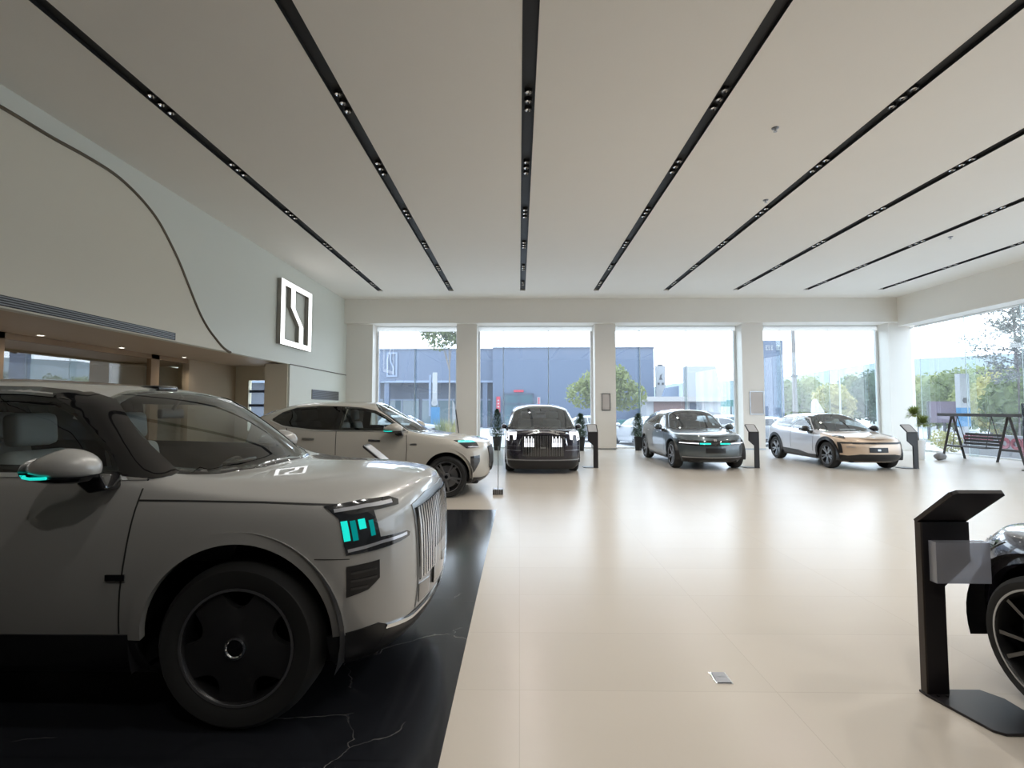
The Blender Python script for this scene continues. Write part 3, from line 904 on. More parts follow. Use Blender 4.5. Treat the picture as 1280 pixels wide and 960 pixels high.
def build_car(name, label, cat, P, loc, rz, level=3):
    car = empty(name, loc, rz, label, cat, P.get('group'))
    bm, bvh = car_shell(P, level); S = Skin(bvh)
    a = P['wb'] / 2; R = P['R']; ra = P['arch']; za = P.get('zarch', R)
    SD = ((V((0, 1, 0)), -1), (V((0, -1, 0)), 1))
    E = P.get('glass_eps', .004)
    # window panes
    panes = []
    for nm, poly, m_ in P['side_windows']:
        for d, sd in SD:
            pts = [(x, 0, z) for x, z in poly]
            panes.append((nm, pts, d, m_))
    wind = [(x, y, 0) for x, y in P['windscreen']] + [(x, -y, 0) for x, y in P['windscreen'][::-1]]
    panes.append(('windscreen', wind, V((0, 0, -1)), P.get('wind_mat', M['carwind'])))
    if P.get('rear_window'):
        rw = [(0, y, z) for y, z in P['rear_window']] + [(0, -y, z) for y, z in P['rear_window'][::-1]]
        panes.append(('rear_window', rw, V((1, 0, 0)), M['carprivacy']))
    for nm, pts, d, m_ in panes:
        cut(bm, pts, d)
    for cx in (a, -a): cut_disc(bm, cx, za, ra, .45)
    body = obj('body', bm, P['paint'], car, smooth=True, angle=0, norm=False)
    for nm, pts, d, m_ in panes:
        g = obj(nm, S.patch(pts, d, E, .07, 0), m_, car, smooth=True, angle=0)
        b2 = nb(); S.strip(b2, pts, d, P.get('frit', .05) if nm != 'windscreen' else P.get('frit_w', .07), E - .001, .05, True, inset=.006); obj('window_surround', b2, M['gloss'], g, smooth=True, angle=0)
    # two-tone areas, cladding, trims, seams: (name, outline, direction key, material, eps)
    DK = dict(S=(0, 1, 0), F=(-1, 0, 0), B=(1, 0, 0), T=(0, 0, -1))
    for it in P.get('patches', []):
        nm, pts, dk, m_ = it[:4]; eps = it[4] if len(it) > 4 else .006; sm = it[5] if len(it) > 5 else 0; par = it[6] if len(it) > 6 else None
        for sd in ((-1, 1) if dk in 'SD' else (0,)):
            if dk == 'S': d = V((0, -sd, 0)); q = [(x, 0, z) for x, z in pts]
            elif dk == 'F': d = V((-1, 0, 0)); q = [(0, y, z) for y, z in pts]
            elif dk == 'B': d = V((1, 0, 0)); q = [(0, y, z) for y, z in pts]
            elif dk == 'T': d = V((0, 0, -1)); q = [(x, y, 0) for x, y in pts]
            elif dk == 'D': d = V((-1, -sd * 1.0, 0)); q = [(x, sd * y, z) for x, y, z in pts]
            obj(nm, S.patch(q, d, eps, P.get('res', .035), .014, sm), m_, car, smooth=True, angle=45)
    for it in P.get('fpatches', []):                       # front pieces mirrored left/right
        nm, pts, m_ = it[:3]; eps = it[3] if len(it) > 3 else .006
        for sd in (-1, 1):
            obj(nm, S.patch([(0, sd * y, z) for y, z in pts], V((-1, 0, 0)), eps, .05, .014, it[4] if len(it) > 4 else 0), m_, car, smooth=True, angle=45)
    for it in P.get('strips', []):
        nm, pts, dk, wd, m_ = it[:5]; eps = it[5] if len(it) > 5 else .0015; par = None
        for sd in ((-1, 1) if dk in 'SDM' else (0,)):
            if dk == 'S': d = V((0, -sd, 0)); q = [(x, 0, z) for x, z in pts]
            elif dk == 'F': d = V((-1, 0, 0)); q = [(0, y, z) for y, z in pts]
            elif dk == 'M': d = V((-1, 0, 0)); q = [(0, sd * y, z) for y, z in pts]
            elif dk == 'T': d = V((0, 0, -1)); q = [(x, y, 0) for x, y in pts]
            elif dk == 'D': d = V((-1, -sd * 1.0, 0)); q = [(x, sd * y, z) for x, y, z in pts]
            b2 = nb(); S.strip(b2, q, d, wd, eps, .04); obj(nm, b2, m_, body if nm == 'panel_gap' else car, smooth=True, angle=45)
    # arches
    for cx in (a, -a):
        for d, sd in SD:
            arc = [(cx + ra * math.cos(t), 0, za + ra * math.sin(t)) for t in [PI * (P.get('arc0', -.05) + (1 - 2 * P.get('arc0', -.05)) * k / 40) for k in range(41)]]
            b2 = nb(); S.strip(b2, arc, d, P.get('lip_w', .05), P.get('lip_e', .010), .06, depth=.03); obj('arch_lip', b2, P.get('lip_mat', P['paint']), car, smooth=True, angle=45)
            b2 = nb(); y0, y1 = sd * (P['W'] / 2 - .42), sd * (P['W'] / 2 - .02)
            n = 28; rl = ra + .03
            A = [(cx + rl * math.cos(PI * (-.10 + 1.20 * k / n)), za + rl * math.sin(PI * (-.10 + 1.20 * k / n))) for k in range(n + 1)]
            v0 = [b2.verts.new((x, y0, z)) for x, z in A]; v1 = [b2.verts.new((x, y1, z)) for x, z in A]
            for k in range(n): b2.faces.new([v0[k], v0[k + 1], v1[k + 1], v1[k]])
            b2.faces.new(v0); obj('wheel_arch_liner', b2, M['black'], car)
            yw = sd * (P['W'] / 2 - P.get('wd', .26) / 2 - P.get('win', .03))
            make_wheel(car, 'wheel', R, P['rim'], P.get('wd', .26), P['style'], cx, yw, sd, P['wheel_mats'])
    # underbody
    b2 = nb(); rbox(b2, (-a - P['ro'] + .25, -P['W'] / 2 + .30, P['zm'][0] - .0), (a + P['fo'] - .25, P['W'] / 2 - .30, P['zm'][2] + .02), .05); obj('underbody', b2, M['black'], car)
    # mirrors
    for sd in (-1, 1):
        mx, my, mz = P['mirror']; make_mirror(car, (mx, sd * my, mz), sd, P.get('mirror_mat', P['paint']), P.get('mirror_lamp'), P.get('mirror_s', 1))
    # cabin
    if P.get('cabin'):
        c = P['cabin']; mt = P.get('seat_mat', M['seat'])
        for y in (-.40, .40):
            make_seat(car, 'front_seat', c['xf'], y, c['z'], mt)
            make_seat(car, 'rear_seat', c['xr'], y, c['z'], mt)
        b2 = nb(); x0 = c['xd']; zd = c['zd']
        prism(b2, [(x0, zd - .35), (x0 + .55, zd - .35), (x0 + .62, zd - .06), (x0 + .25, zd - .01), (x0 + .05, zd - .0), (x0 - .05, zd - .10)], -P['W'] / 2 + .20, P['W'] / 2 - .20, 'y'); obj('dashboard', b2, M['trim'], car, bevel=.02)
        b2 = nb(); n = 28; Mx = Matrix.Translation((x0 - .22, .40, zd - .06)) @ Matrix.Rotation(-1.15, 4, 'Y')
        tube(b2, [Mx @ V((.175 * math.cos(2 * PI * k / n), .185 * math.sin(2 * PI * k / n), 0)) for k in range(n + 1)], .014, 8)
        for aa in (0.2, PI - .2, -PI / 2):
            tube(b2, [Mx @ V((0, 0, -.03)), Mx @ V((.17 * math.sin(aa), .18 * math.cos(aa), 0))], .013, 6)
        obj('steering_wheel', b2, M['trim'], car, smooth=True)
        b2 = nb(); rbox(b2, (x0 + .10, -.20, zd), (x0 + .13, .20, zd + .13), .01); obj('dash_screen', b2, M['gloss'], car)
        b2 = nb(); rbox(b2, (c['xm'], -.12, c['zmm']), (c['xm'] + .04, .12, c['zmm'] + .07), .015); tube(b2, [(c['xm'] + .03, 0, c['zmm'] + .06), (c['xm'] + .10, 0, c['zmm'] + .16)], .012); obj('rear_view_mirror', b2, M['black'], car)
    return car, body, S
M['pearl'] = paint('pearl_white_paint', (0.33, 0.325, 0.31), 0.15, 0.34)
M['beigepaint'] = paint('warm_beige_paint', (0.47, 0.445, 0.395), 0.1, 0.38)
M['blackpaint'] = paint('black_paint', (0.022, 0.020, 0.032), 0.2, 0.25)
M['greypaint'] = paint('slate_grey_paint', (0.085, 0.105, 0.115), 0.5, 0.32)
M['silverpaint'] = paint('silver_paint', (0.60, 0.60, 0.62), 0.4, 0.35)
M['whitepaint'] = paint('white_paint', (0.75, 0.76, 0.78), 0.0, 0.35)
# silver flanks, champagne gold nose: a real two-tone finish along the car's own length
M['twotone'] = paint('silver_and_gold_paint', (0.60, 0.60, 0.62), 0.4, 0.35)
_nt = M['twotone'].node_tree
_tc = _nt.nodes.new('ShaderNodeTexCoord'); _sp = _nt.nodes.new('ShaderNodeSeparateXYZ'); _ad = _nt.nodes.new('ShaderNodeMath'); _ad.operation = 'MULTIPLY_ADD'; _ad.inputs[1].default_value = 0.75
_gt = _nt.nodes.new('ShaderNodeMapRange'); _gt.inputs['From Min'].default_value = 1.78; _gt.inputs['From Max'].default_value = 1.80
_mx = _nt.nodes.new('ShaderNodeMix'); _mx.data_type = 'RGBA'; _mx.inputs['A'].default_value = (.60, .60, .63, 1); _mx.inputs['B'].default_value = (.60, .46, .345, 1)
_nt.links.new(_tc.outputs['Object'], _sp.inputs[0]); _nt.links.new(_sp.outputs['Z'], _ad.inputs[0]); _nt.links.new(_sp.outputs['X'], _ad.inputs[2])
_nt.links.new(_ad.outputs[0], _gt.inputs['Value']); _nt.links.new(_gt.outputs[0], _mx.inputs['Factor'])
_nt.links.new(_mx.outputs['Result'], _nt.nodes['Principled BSDF'].inputs['Base Color'])
M['redlamp'] = mat('red_lamp', (0.35, 0.01, 0.01), 0.2)
M['fog'] = mat('lamp_dark', (0.02, 0.022, 0.025), 0.12, coat=1.0)
M['led'] = mat('led_bar', (0.7, 0.72, 0.78), 0.15, 0.7)
M['ledon'] = mat('led_lit', (0.9, 0.9, 0.95), 0.3, emit=(0.9, 0.93, 1.0), es=1.1)

CREASE = dict(creases=[([0], (0, 14), .8), ([5], (3, 12), .45), ([6], (3, 9), .35)], creases_x=[((9,), (6, 8), .7), ((7,), (6, 8), .35)])


def base(**k):
    d = dict(zm=[.24, .30, .50, .80, 1.08, 1.25], zf=[.25, .33, .50, .75, .98, 1.08], zr=[.30, .36, .55, .80, 1.08, 1.22],
             yf=[.84, .93, .985, 1.0, .985, .93], rec_f=[.16, .05, 0, 0, .02, .06], rec_r=[.16, .06, 0, 0, .04, .10])
    d.update(CREASE); d.update(k)
    return d


# ---- 1. the big pearl white SUV in front
w1 = dict(rim=M['rimdark'], barrel=M['black'], edge=M['rimgrey'], cap=M['gloss'])
hero = base(
    wb=3.17, fo=.91, ro=1.16, W=2.03, R=.425, rim=.302, wd=.27, arch=.515, zarch=.47, arc0=0.0, style='disc', wheel_mats=w1, win=.035,
    zm=[.24, .30, .50, .80, 1.10, 1.275], zf=[.27, .34, .49, .74, 1.01, 1.10], zr=[.30, .36, .55, .85, 1.10, 1.28],
    rec_f=[.14, .03, 0, 0, .01, .04],
    z6=[(-2.7, 1.30), (-.5, 1.31), (.95, 1.28), (1.2, 1.20), (2.1, 1.145), (2.5, 1.12)],
    fcorner=(.12, .80), fhalf=(.045, .46), fquart=(.36, .968),
    xrr=-2.45, xt=-2.66, zt=1.32, xr7=-2.2, xh9=.50, xh7=.58, xc9=1.36, zc9=1.27, xc7=1.10, yc7=.90, zc7=1.265, bulge=.035,
    roof=[(-2.5, 1.80), (-2.0, 1.84), (-1.0, 1.875), (-.2, 1.875), (.5, 1.80)],
    rail=[(-2.3, 1.72), (-1.5, 1.76), (-.3, 1.78), (.3, 1.765), (.58, 1.72)], yrail=[(-2.3, .74), (-1.0, .79), (.2, .79), (.6, .755)],
    hood=[(1.3, 1.285), (1.9, 1.275), (2.2, 1.24), (2.5, 1.155)], crown=.09, lip=.05,
    paint=M['pearl'],
    side_windows=[('front_side_window', [(.93, 1.30), (.84, 1.43), (.56, 1.645), (.42, 1.705), (.2, 1.725), (-.40, 1.735), (-.40, 1.325)], M['carglass']),
                  ('rear_side_window', [(-.50, 1.325), (-.50, 1.735), (-1.42, 1.715), (-1.42, 1.335)], M['carprivacy']),
                  ('quarter_window', [(-1.52, 1.335), (-1.52, 1.71), (-2.15, 1.66), (-2.25, 1.36)], M['carprivacy'])],
    windscreen=[(1.36, .30), (1.27, .62), (1.10, .86), (.62, .71), (.54, .45), (.51, .2)], frit_w=.06, frit=.045,
    rear_window=[(.55, 1.38), (.66, 1.40), (.60, 1.72), (.4, 1.75)],
    patches=[
        ('front_pillar_cover', [(1.07, .90, 1.275), (.93, .93, 1.29), (.84, .90, 1.435), (.56, .83, 1.655), (.42, .80, 1.712), (.40, .785, 1.735), (.55, .70, 1.745), (.68, .68, 1.70), (.90, .78, 1.50), (1.15, .80, 1.29)], 'D', M['gloss'], .008),
        ('centre_pillar_cover', [(-.40, 1.325), (-.40, 1.74), (-.50, 1.74), (-.50, 1.325)], 'S', M['gloss'], .004),
        ('rear_pillar_cover', [(-1.42, 1.335), (-1.42, 1.72), (-1.52, 1.715), (-1.52, 1.335)], 'S', M['gloss'], .004),
        ('sill_cladding', [(-1.06, .22), (1.14, .22), (1.098, .34), (1.078, .42), (1.068, .495), (-1.05, .495)], 'S', M['black'], .008),
        ('corner_cladding', [(2.05, .2), (2.6, .2), (2.6, .455), (2.335, .46), (2.28, .502), (2.10, .475), (2.04, .47)], 'S', M['black'], .007),
        ('bumper_cladding', [(-.80, .2), (.80, .2), (.80, .462), (.585, .425), (-.585, .425), (-.80, .462)], 'F', M['black'], .007),
        ('grille_surround', [(-.56, 1.075), (-.30, 1.115), (.30, 1.115), (.56, 1.075), (.535, .62), (.55, .47), (.35, .47), (-.35, .47), (-.55, .47), (-.535, .62)], 'F', M['satin'], .006),
        ('grille_opening', [(-.535, 1.05), (0, 1.07), (.535, 1.05), (.515, .62), (-.515, .62)], 'F', M['fog'], .010),
        ('upper_light_bar', [(2.072, .985, 1.132), (2.247, .907, 1.150), (2.36, .77, 1.148), (2.375, .70, 1.125), (2.372, .714, 1.101), (2.282, .872, 1.097), (2.132, .968, 1.070)], 'D', M['fog'], .006),
        ('headlight', [(2.134, .967, 1.074), (2.283, .87, 1.097), (2.298, .851, .955), (2.148, .959, .925)], 'D', M['fog'], .007),
        ('lower_light_bar', [(2.148, .959, .935), (2.298, .851, .957), (2.384, .662, .950), (2.392, .625, .935), (2.39, .636, .915), (2.368, .734, .905), (2.154, .956, .882)], 'D', M['fog'], .006),
        ('corner_vent', [(2.155, .956, .824), (2.292, .858, .839), (2.293, .857, .745), (2.252, .904, .695), (2.157, .955, .667)], 'D', M['black'], .006),
        ('number_plate', [(-.27, .74), (.27, .74), (.27, .52), (-.27, .52)], 'F', M['gloss'], .02),
        ('plate_emblem', [(-.05, .66), (.05, .66), (.05, .60), (-.05, .60)], 'F', M['satin'], .024),
    ],
    fpatches=[('lower_intake', [(.53, .60), (.34, .585), (.34, .485), (.52, .49)], M['fog'], .010)],
    strips=[
        ('vent_slat', [(2.175, .945, .79), (2.28, .87, .80)], 'D', .012, M['rimdark'], .012),
        ('vent_slat', [(2.175, .945, .75), (2.28, .87, .757)], 'D', .012, M['rimdark'], .012),
        ('vent_slat', [(2.175, .945, .71), (2.25, .905, .715)], 'D', .012, M['rimdark'], .012),
        ('panel_gap', [(1.06, 1.275), (1.05, 1.17), (1.03, 1.0), (1.0, .72), (.99, .5)], 'S', .008, M['slot']),
        ('panel_gap', [(-.46, 1.31), (-.46, .52)], 'S', .008, M['slot']),
        ('panel_gap', [(-1.50, 1.31), (-1.45, 1.05), (-1.2, .9), (-1.05, .6)], 'S', .008, M['slot']),
        ('panel_gap', [(1.05, 1.172), (1.3, 1.168), (1.7, 1.157), (2.07, 1.137)], 'S', .009, M['slot']),
        ('panel_gap', [(2.15, .862), (1.98, .872)], 'S', .004, M['slot']),
        ('window_top_trim', [(.56, 1.70), (.42, 1.73), (.2, 1.752), (-.4, 1.762), (-1.4, 1.742), (-2.1, 1.69)], 'S', .045, M['gloss'], .007),
        ('belt_trim', [(1.055, 1.280), (.4, 1.298), (-1.0, 1.318), (-2.2, 1.328)], 'S', .022, M['chrome'], .006),
        ('light_strip', [(2.12, .975, 1.107), (2.25, .90, 1.122), (2.355, .76, 1.124)], 'D', .017, M['led'], .009),
        ('light_strip', [(2.16, .95, .905), (2.30, .845, .930), (2.38, .66, .935)], 'D', .016, M['led'], .009),
        ('lamp_glow', [(2.150, .955, 1.055), (2.160, .95, .955)], 'D', .030, M['teal'], .010),
        ('lamp_glow', [(2.225, .915, 1.060), (2.230, .912, 1.01)], 'D', .034, M['teal'], .010),
        ('lamp_lens', [(2.185, .935, 1.055), (2.195, .93, .955)], 'D', .026, M['tealdim'], .010),
        ('lamp_lens', [(2.262, .885, 1.05), (2.270, .88, .97)], 'D', .024, M['tealdim'], .010),
        ('lip_trim', [(-.80, .468), (-.585, .435), (0, .425), (.585, .435), (.80, .468)], 'F', .02, M['chrome'], .012),
        ('wheel_arch_badge', [(.93, .79), (1.03, .79)], 'S', .03, M['gloss'], .012),
    ],
    mirror=(.785, 1.0, 1.345), mirror_lamp=M['teal'], mirror_s=.95, lip_w=.06, lip_e=.009,
    cabin=dict(xf=.34, xr=-.75, z=.76, xd=.92, zd=1.16, xm=.50, zmm=1.58), seat_mat=M['seatlight'])
HX, HY = -3.04, 3.56
car1, body1, S1 = build_car('large_suv', 'large pearl white SUV with upright chrome slat grille and teal headlamps, on black marble', 'car', hero, (HX, HY, 0), 0, 3)
b2 = nb()
for k in range(26):
    y = -.51 + 1.02 * k / 25
    S1.strip(b2, [(0, y, 1.075 - .05 * abs(y)), (0, y, .63)], V((-1, 0, 0)), .017, .022, .1, depth=.0)
obj('grille_slats', b2, M['chrome'], car1, smooth=True, angle=30)
b2 = nb(); rbox(b2, (.34, -.10, 1.775), (.50, .10, 1.815), .014); obj('roof_sensor', b2, M['gloss'], car1, smooth=True)

# ---- 2. the beige coupe-backed SUV behind it
w2 = dict(rim=M['rimgrey'], barrel=M['black'], edge=M['satin'], cap=M['gloss'])
suv = base(
    wb=2.95, fo=.83, ro=1.10, W=1.97, R=.385, rim=.285, wd=.25, arch=.455, zarch=.42, style=(5, .16, .016), wheel_mats=w2,
    zm=[.22, .27, .40, .72, 1.0, 1.20], zf=[.24, .30, .44, .68, .92, 1.03], zr=[.30, .36, .52, .80, 1.1, 1.28], rec_f=[.20, .10, .02, 0, .03, .08],
    z6=[(-2.6, 1.34), (-1.6, 1.29), (0, 1.23), (.75, 1.19), (1.1, 1.12), (1.9, 1.03), (2.3, .98)],
    fcorner=(.16, .80), fhalf=(.05, .46), fquart=(.44, .955),
    xrr=-2.25, xt=-2.46, zt=1.36, xr7=-1.75, xh9=-.05, xh7=.08, xc9=.98, zc9=1.19, xc7=.76, yc7=.86, zc7=1.20, bulge=.035,
    roof=[(-2.3, 1.63), (-1.9, 1.73), (-1.3, 1.80), (-.6, 1.815), (0, 1.775)],
    rail=[(-1.9, 1.62), (-1.5, 1.70), (-.8, 1.735), (-.1, 1.70), (.1, 1.66)], yrail=[(-1.9, .68), (-.8, .74), (.1, .72)],
    hood=[(.9, 1.20), (1.5, 1.16), (1.95, 1.08), (2.3, .99)], crown=.07, lip=.06, paint=M['beigepaint'],
    side_windows=[('front_side_window', [(.70, 1.235), (.30, 1.50), (.08, 1.61), (-.18, 1.665), (-.50, 1.69), (-.56, 1.25)], M['carglass']),
                  ('rear_side_window', [(-.62, 1.25), (-.58, 1.692), (-1.0, 1.70), (-1.45, 1.665), (-1.70, 1.58), (-1.86, 1.46), (-1.85, 1.42), (-1.70, 1.36), (-1.3, 1.285)], M['carprivacy'])],
    windscreen=[(.97, .30), (.90, .60), (.76, .82), (.14, .68), (.0, .45), (-.05, .2)],
    rear_window=[(.5, 1.42), (.62, 1.44), (.52, 1.60), (.3, 1.62)],
    patches=[
        ('centre_pillar_cover', [(-.56, 1.25), (-.50, 1.69), (-.58, 1.695), (-.62, 1.25)], 'S', M['gloss'], .004),
        ('sill_cladding', [(-1.02, .20), (1.02, .20), (1.02, .36), (-1.02, .36)], 'S', M['black'], .008),
        ('bumper_cladding', [(-.85, .2), (.85, .2), (.78, .36), (.5, .33), (-.5, .33), (-.78, .36)], 'F', M['black'], .008),
        ('corner_cladding', [(1.88, .2), (2.3, .2), (2.3, .32), (2.0, .36), (1.88, .38)], 'S', M['black'], .007),
        ('grille_opening', [(-.45, .92), (.45, .92), (.40, .50), (-.40, .50)], 'F', M['gloss'], .012),
        ('headlight', [(1.70, .99, 1.06), (2.08, .81, 1.05), (2.10, .80, .92), (1.88, .93, .91)], 'D', M['fog'], .008),
        ('corner_vent', [(1.93, .90, .76), (2.10, .80, .78), (2.10, .80, .66), (2.0, .87, .46), (1.93, .90, .46)], 'D', M['fog'], .008),
        ('number_plate', [(-.26, .60), (.26, .60), (.26, .44), (-.26, .44)], 'F', M['black'], .02),
    ],
    strips=[
        ('panel_gap', [(.72, 1.2), (.74, .9), (.72, .45)], 'S', .012, M['slot']), ('panel_gap', [(-.60, 1.23), (-.58, .45)], 'S', .012, M['slot']),
        ('panel_gap', [(-1.55, 1.30), (-1.45, 1.0), (-1.15, .75)], 'S', .012, M['slot']),
        ('belt_trim', [(.74, 1.215), (0, 1.232), (-1.0, 1.245), (-1.6, 1.31), (-1.9, 1.43)], 'S', .024, M['chrome'], .006),
        ('door_handle', [(.02, 1.06), (.24, 1.05)], 'S', .035, M['chrome'], .02), ('door_handle', [(-1.22, 1.09), (-1.0, 1.08)], 'S', .035, M['chrome'], .02),
        ('fender_badge', [(.80, .99), (.92, .985)], 'S', .03, M['satin'], .008),
        ('headlight_strip', [(1.76, .97, 1.035), (2.07, .82, 1.03)], 'D', .030, M['teal'], .012),
        ('headlight_strip', [(1.92, .91, .935), (2.09, .80, .93)], 'D', .02, M['led'], .012),
    ],
    mirror=(.52, .97, 1.27), mirror_lamp=M['teal'], lip_w=.06, lip_e=.014,
    cabin=dict(xf=-.25, xr=-1.15, z=.76, xd=.42, zd=1.10, xm=.05, zmm=1.56))
car2, body2, S2 = build_car('coupe_suv', 'warm beige SUV with sloping roof and teal headlamps, behind the large white SUV', 'car', suv, (-2.83, 10.2, 0), 0, 3)
b2 = nb()
for k in range(14):
    y = -.40 + .80 * k / 13
    S2.strip(b2, [(0, y, .91), (0, y, .52)], V((-1, 0, 0)), .022, .020, .1, depth=.0)
obj('grille_slats', b2, M['satin'], car2)

# ---- 3. the black people carrier
mpv = base(
    wb=3.2, fo=.92, ro=1.05, W=1.99, R=.385, rim=.275, wd=.25, arch=.44, zarch=.41, style=(10, .0, .022), wheel_mats=w2,
    zm=[.18, .22, .40, .75, 1.0, 1.18], zf=[.12, .16, .36, .70, .98, 1.09], zr=[.25, .30, .5, .8, 1.1, 1.2], rec_f=[.10, .02, 0, 0, .01, .04],
    z6=[(-2.6, 1.22), (0, 1.2), (1.2, 1.16), (1.7, 1.12), (2.5, 1.08)],
    fcorner=(.08, .88), fhalf=(.03, .48), fquart=(.30, .985),
    xrr=-2.45, xt=-2.6, zt=1.25, xr7=-2.3, xh9=.75, xh7=.95, xc9=1.95, zc9=1.14, xc7=1.72, yc7=.90, zc7=1.14, bulge=.05,
    roof=[(-2.5, 1.74), (-1.5, 1.80), (-.3, 1.815), (.75, 1.755)], rail=[(-2.3, 1.66), (-1, 1.72), (.3, 1.70), (.95, 1.62)], yrail=[(-2.3, .78), (0, .80), (.95, .775)],
    hood=[(1.9, 1.15), (2.3, 1.13), (2.55, 1.10)], crown=.03, lip=.04, paint=M['blackpaint'],
    side_windows=[('front_side_window', [(1.50, 1.18), (.85, 1.58), (.4, 1.65), (.0, 1.66), (.0, 1.20)], M['carglass']), ('rear_side_window', [(-.1, 1.2), (-.1, 1.67), (-1.3, 1.66), (-1.3, 1.22)], M['carprivacy']),
                  ('quarter_window', [(-1.4, 1.22), (-1.4, 1.65), (-2.2, 1.6), (-2.2, 1.24)], M['carprivacy'])],
    windscreen=[(1.95, .30), (1.89, .60), (1.72, .84), (1.0, .72), (.85, .5), (.78, .2)], frit_w=.05,
    rear_window=[(.5, 1.3), (.66, 1.32), (.62, 1.6), (.4, 1.64)],
    patches=[
        ('sill_cladding', [(-1.1, .16), (1.1, .16), (1.1, .28), (-1.1, .28)], 'S', M['black'], .008),
        ('grille_opening', [(-.52, .99), (.52, .99), (.52, .44), (-.52, .44)], 'F', M['gloss'], .006),
        ('bumper_lip', [(-.90, .34), (.90, .34), (.88, .14), (-.88, .14)], 'F', M['black'], .01),
        ('nose_emblem', [(-.07, .69), (.07, .69), (.07, .65), (-.07, .65)], 'F', M['satin'], .028),
        ('windscreen_header', [(.80, -.66), (.80, .66), (.70, .66), (.70, -.66)], 'T', M['satin'], .004),
    ],
    fpatches=[('headlight', [(.66, 1.065), (.92, 1.06), (.94, .86), (.86, .84), (.85, .98), (.76, .99), (.74, .86), (.68, .88)], M['ledon'], .008),
              ('corner_intake', [(.62, .47), (.88, .50), (.88, .40), (.62, .38)], M['fog'], .006)],
    strips=[('hood_trim', [(2.44, -.82), (2.46, -.4), (2.46, .4), (2.44, .82)], 'T', .035, M['chrome'], .006),
            ('lip_trim', [(-.93, .375), (-.4, .36), (.4, .36), (.93, .375)], 'F', .022, M['satin'], .012),
            ('side_trim', [(.56, .60), (.90, .61)], 'M', .012, M['satin'], .01), ('side_trim', [(.56, .71), (.92, .72)], 'M', .008, M['rimgrey'], .006),
            ('pillar_trim', [(1.66, 1.16), (.9, 1.64)], 'S', .04, M['chrome'], .008)],
    mirror=(1.45, .93, 1.16), mirror_s=.72, wind_mat=M['carwindfar'], cabin=dict(xf=.6, xr=-.6, z=.70, xd=1.45, zd=1.08, xm=1.0, zmm=1.48))
car3, body3, S3 = build_car('people_carrier', 'black people carrier with tall slatted grille facing the viewer, beside the conifer pot', 'car', mpv, (.60, 15.05, 0), -PI / 2, 2)
b2 = nb(); b3 = nb()
for k in range(24):
    y = -.50 + 1.0 * k / 23
    S3.strip(b2, [(0, y, .97), (0, y, .46)], V((-1, 0, 0)), .012, .016, .1, depth=.0)
    if .20 < abs(y) < .47:
        e = .17 + .10 * (k % 2)
        S3.strip(b3, [(0, y, .80), (0, y, .69)], V((-1, 0, 0)), .026, .022, .1, depth=.0)
        S3.strip(b3, [(0, y, .90 + .05 * (k % 2)), (0, y, .81)], V((-1, 0, 0)), .018, .022, .1, depth=.0)
obj('grille_slats', b2, M['rimgrey'], car3); obj('grille_lamps', b3, M['ledon'], car3)

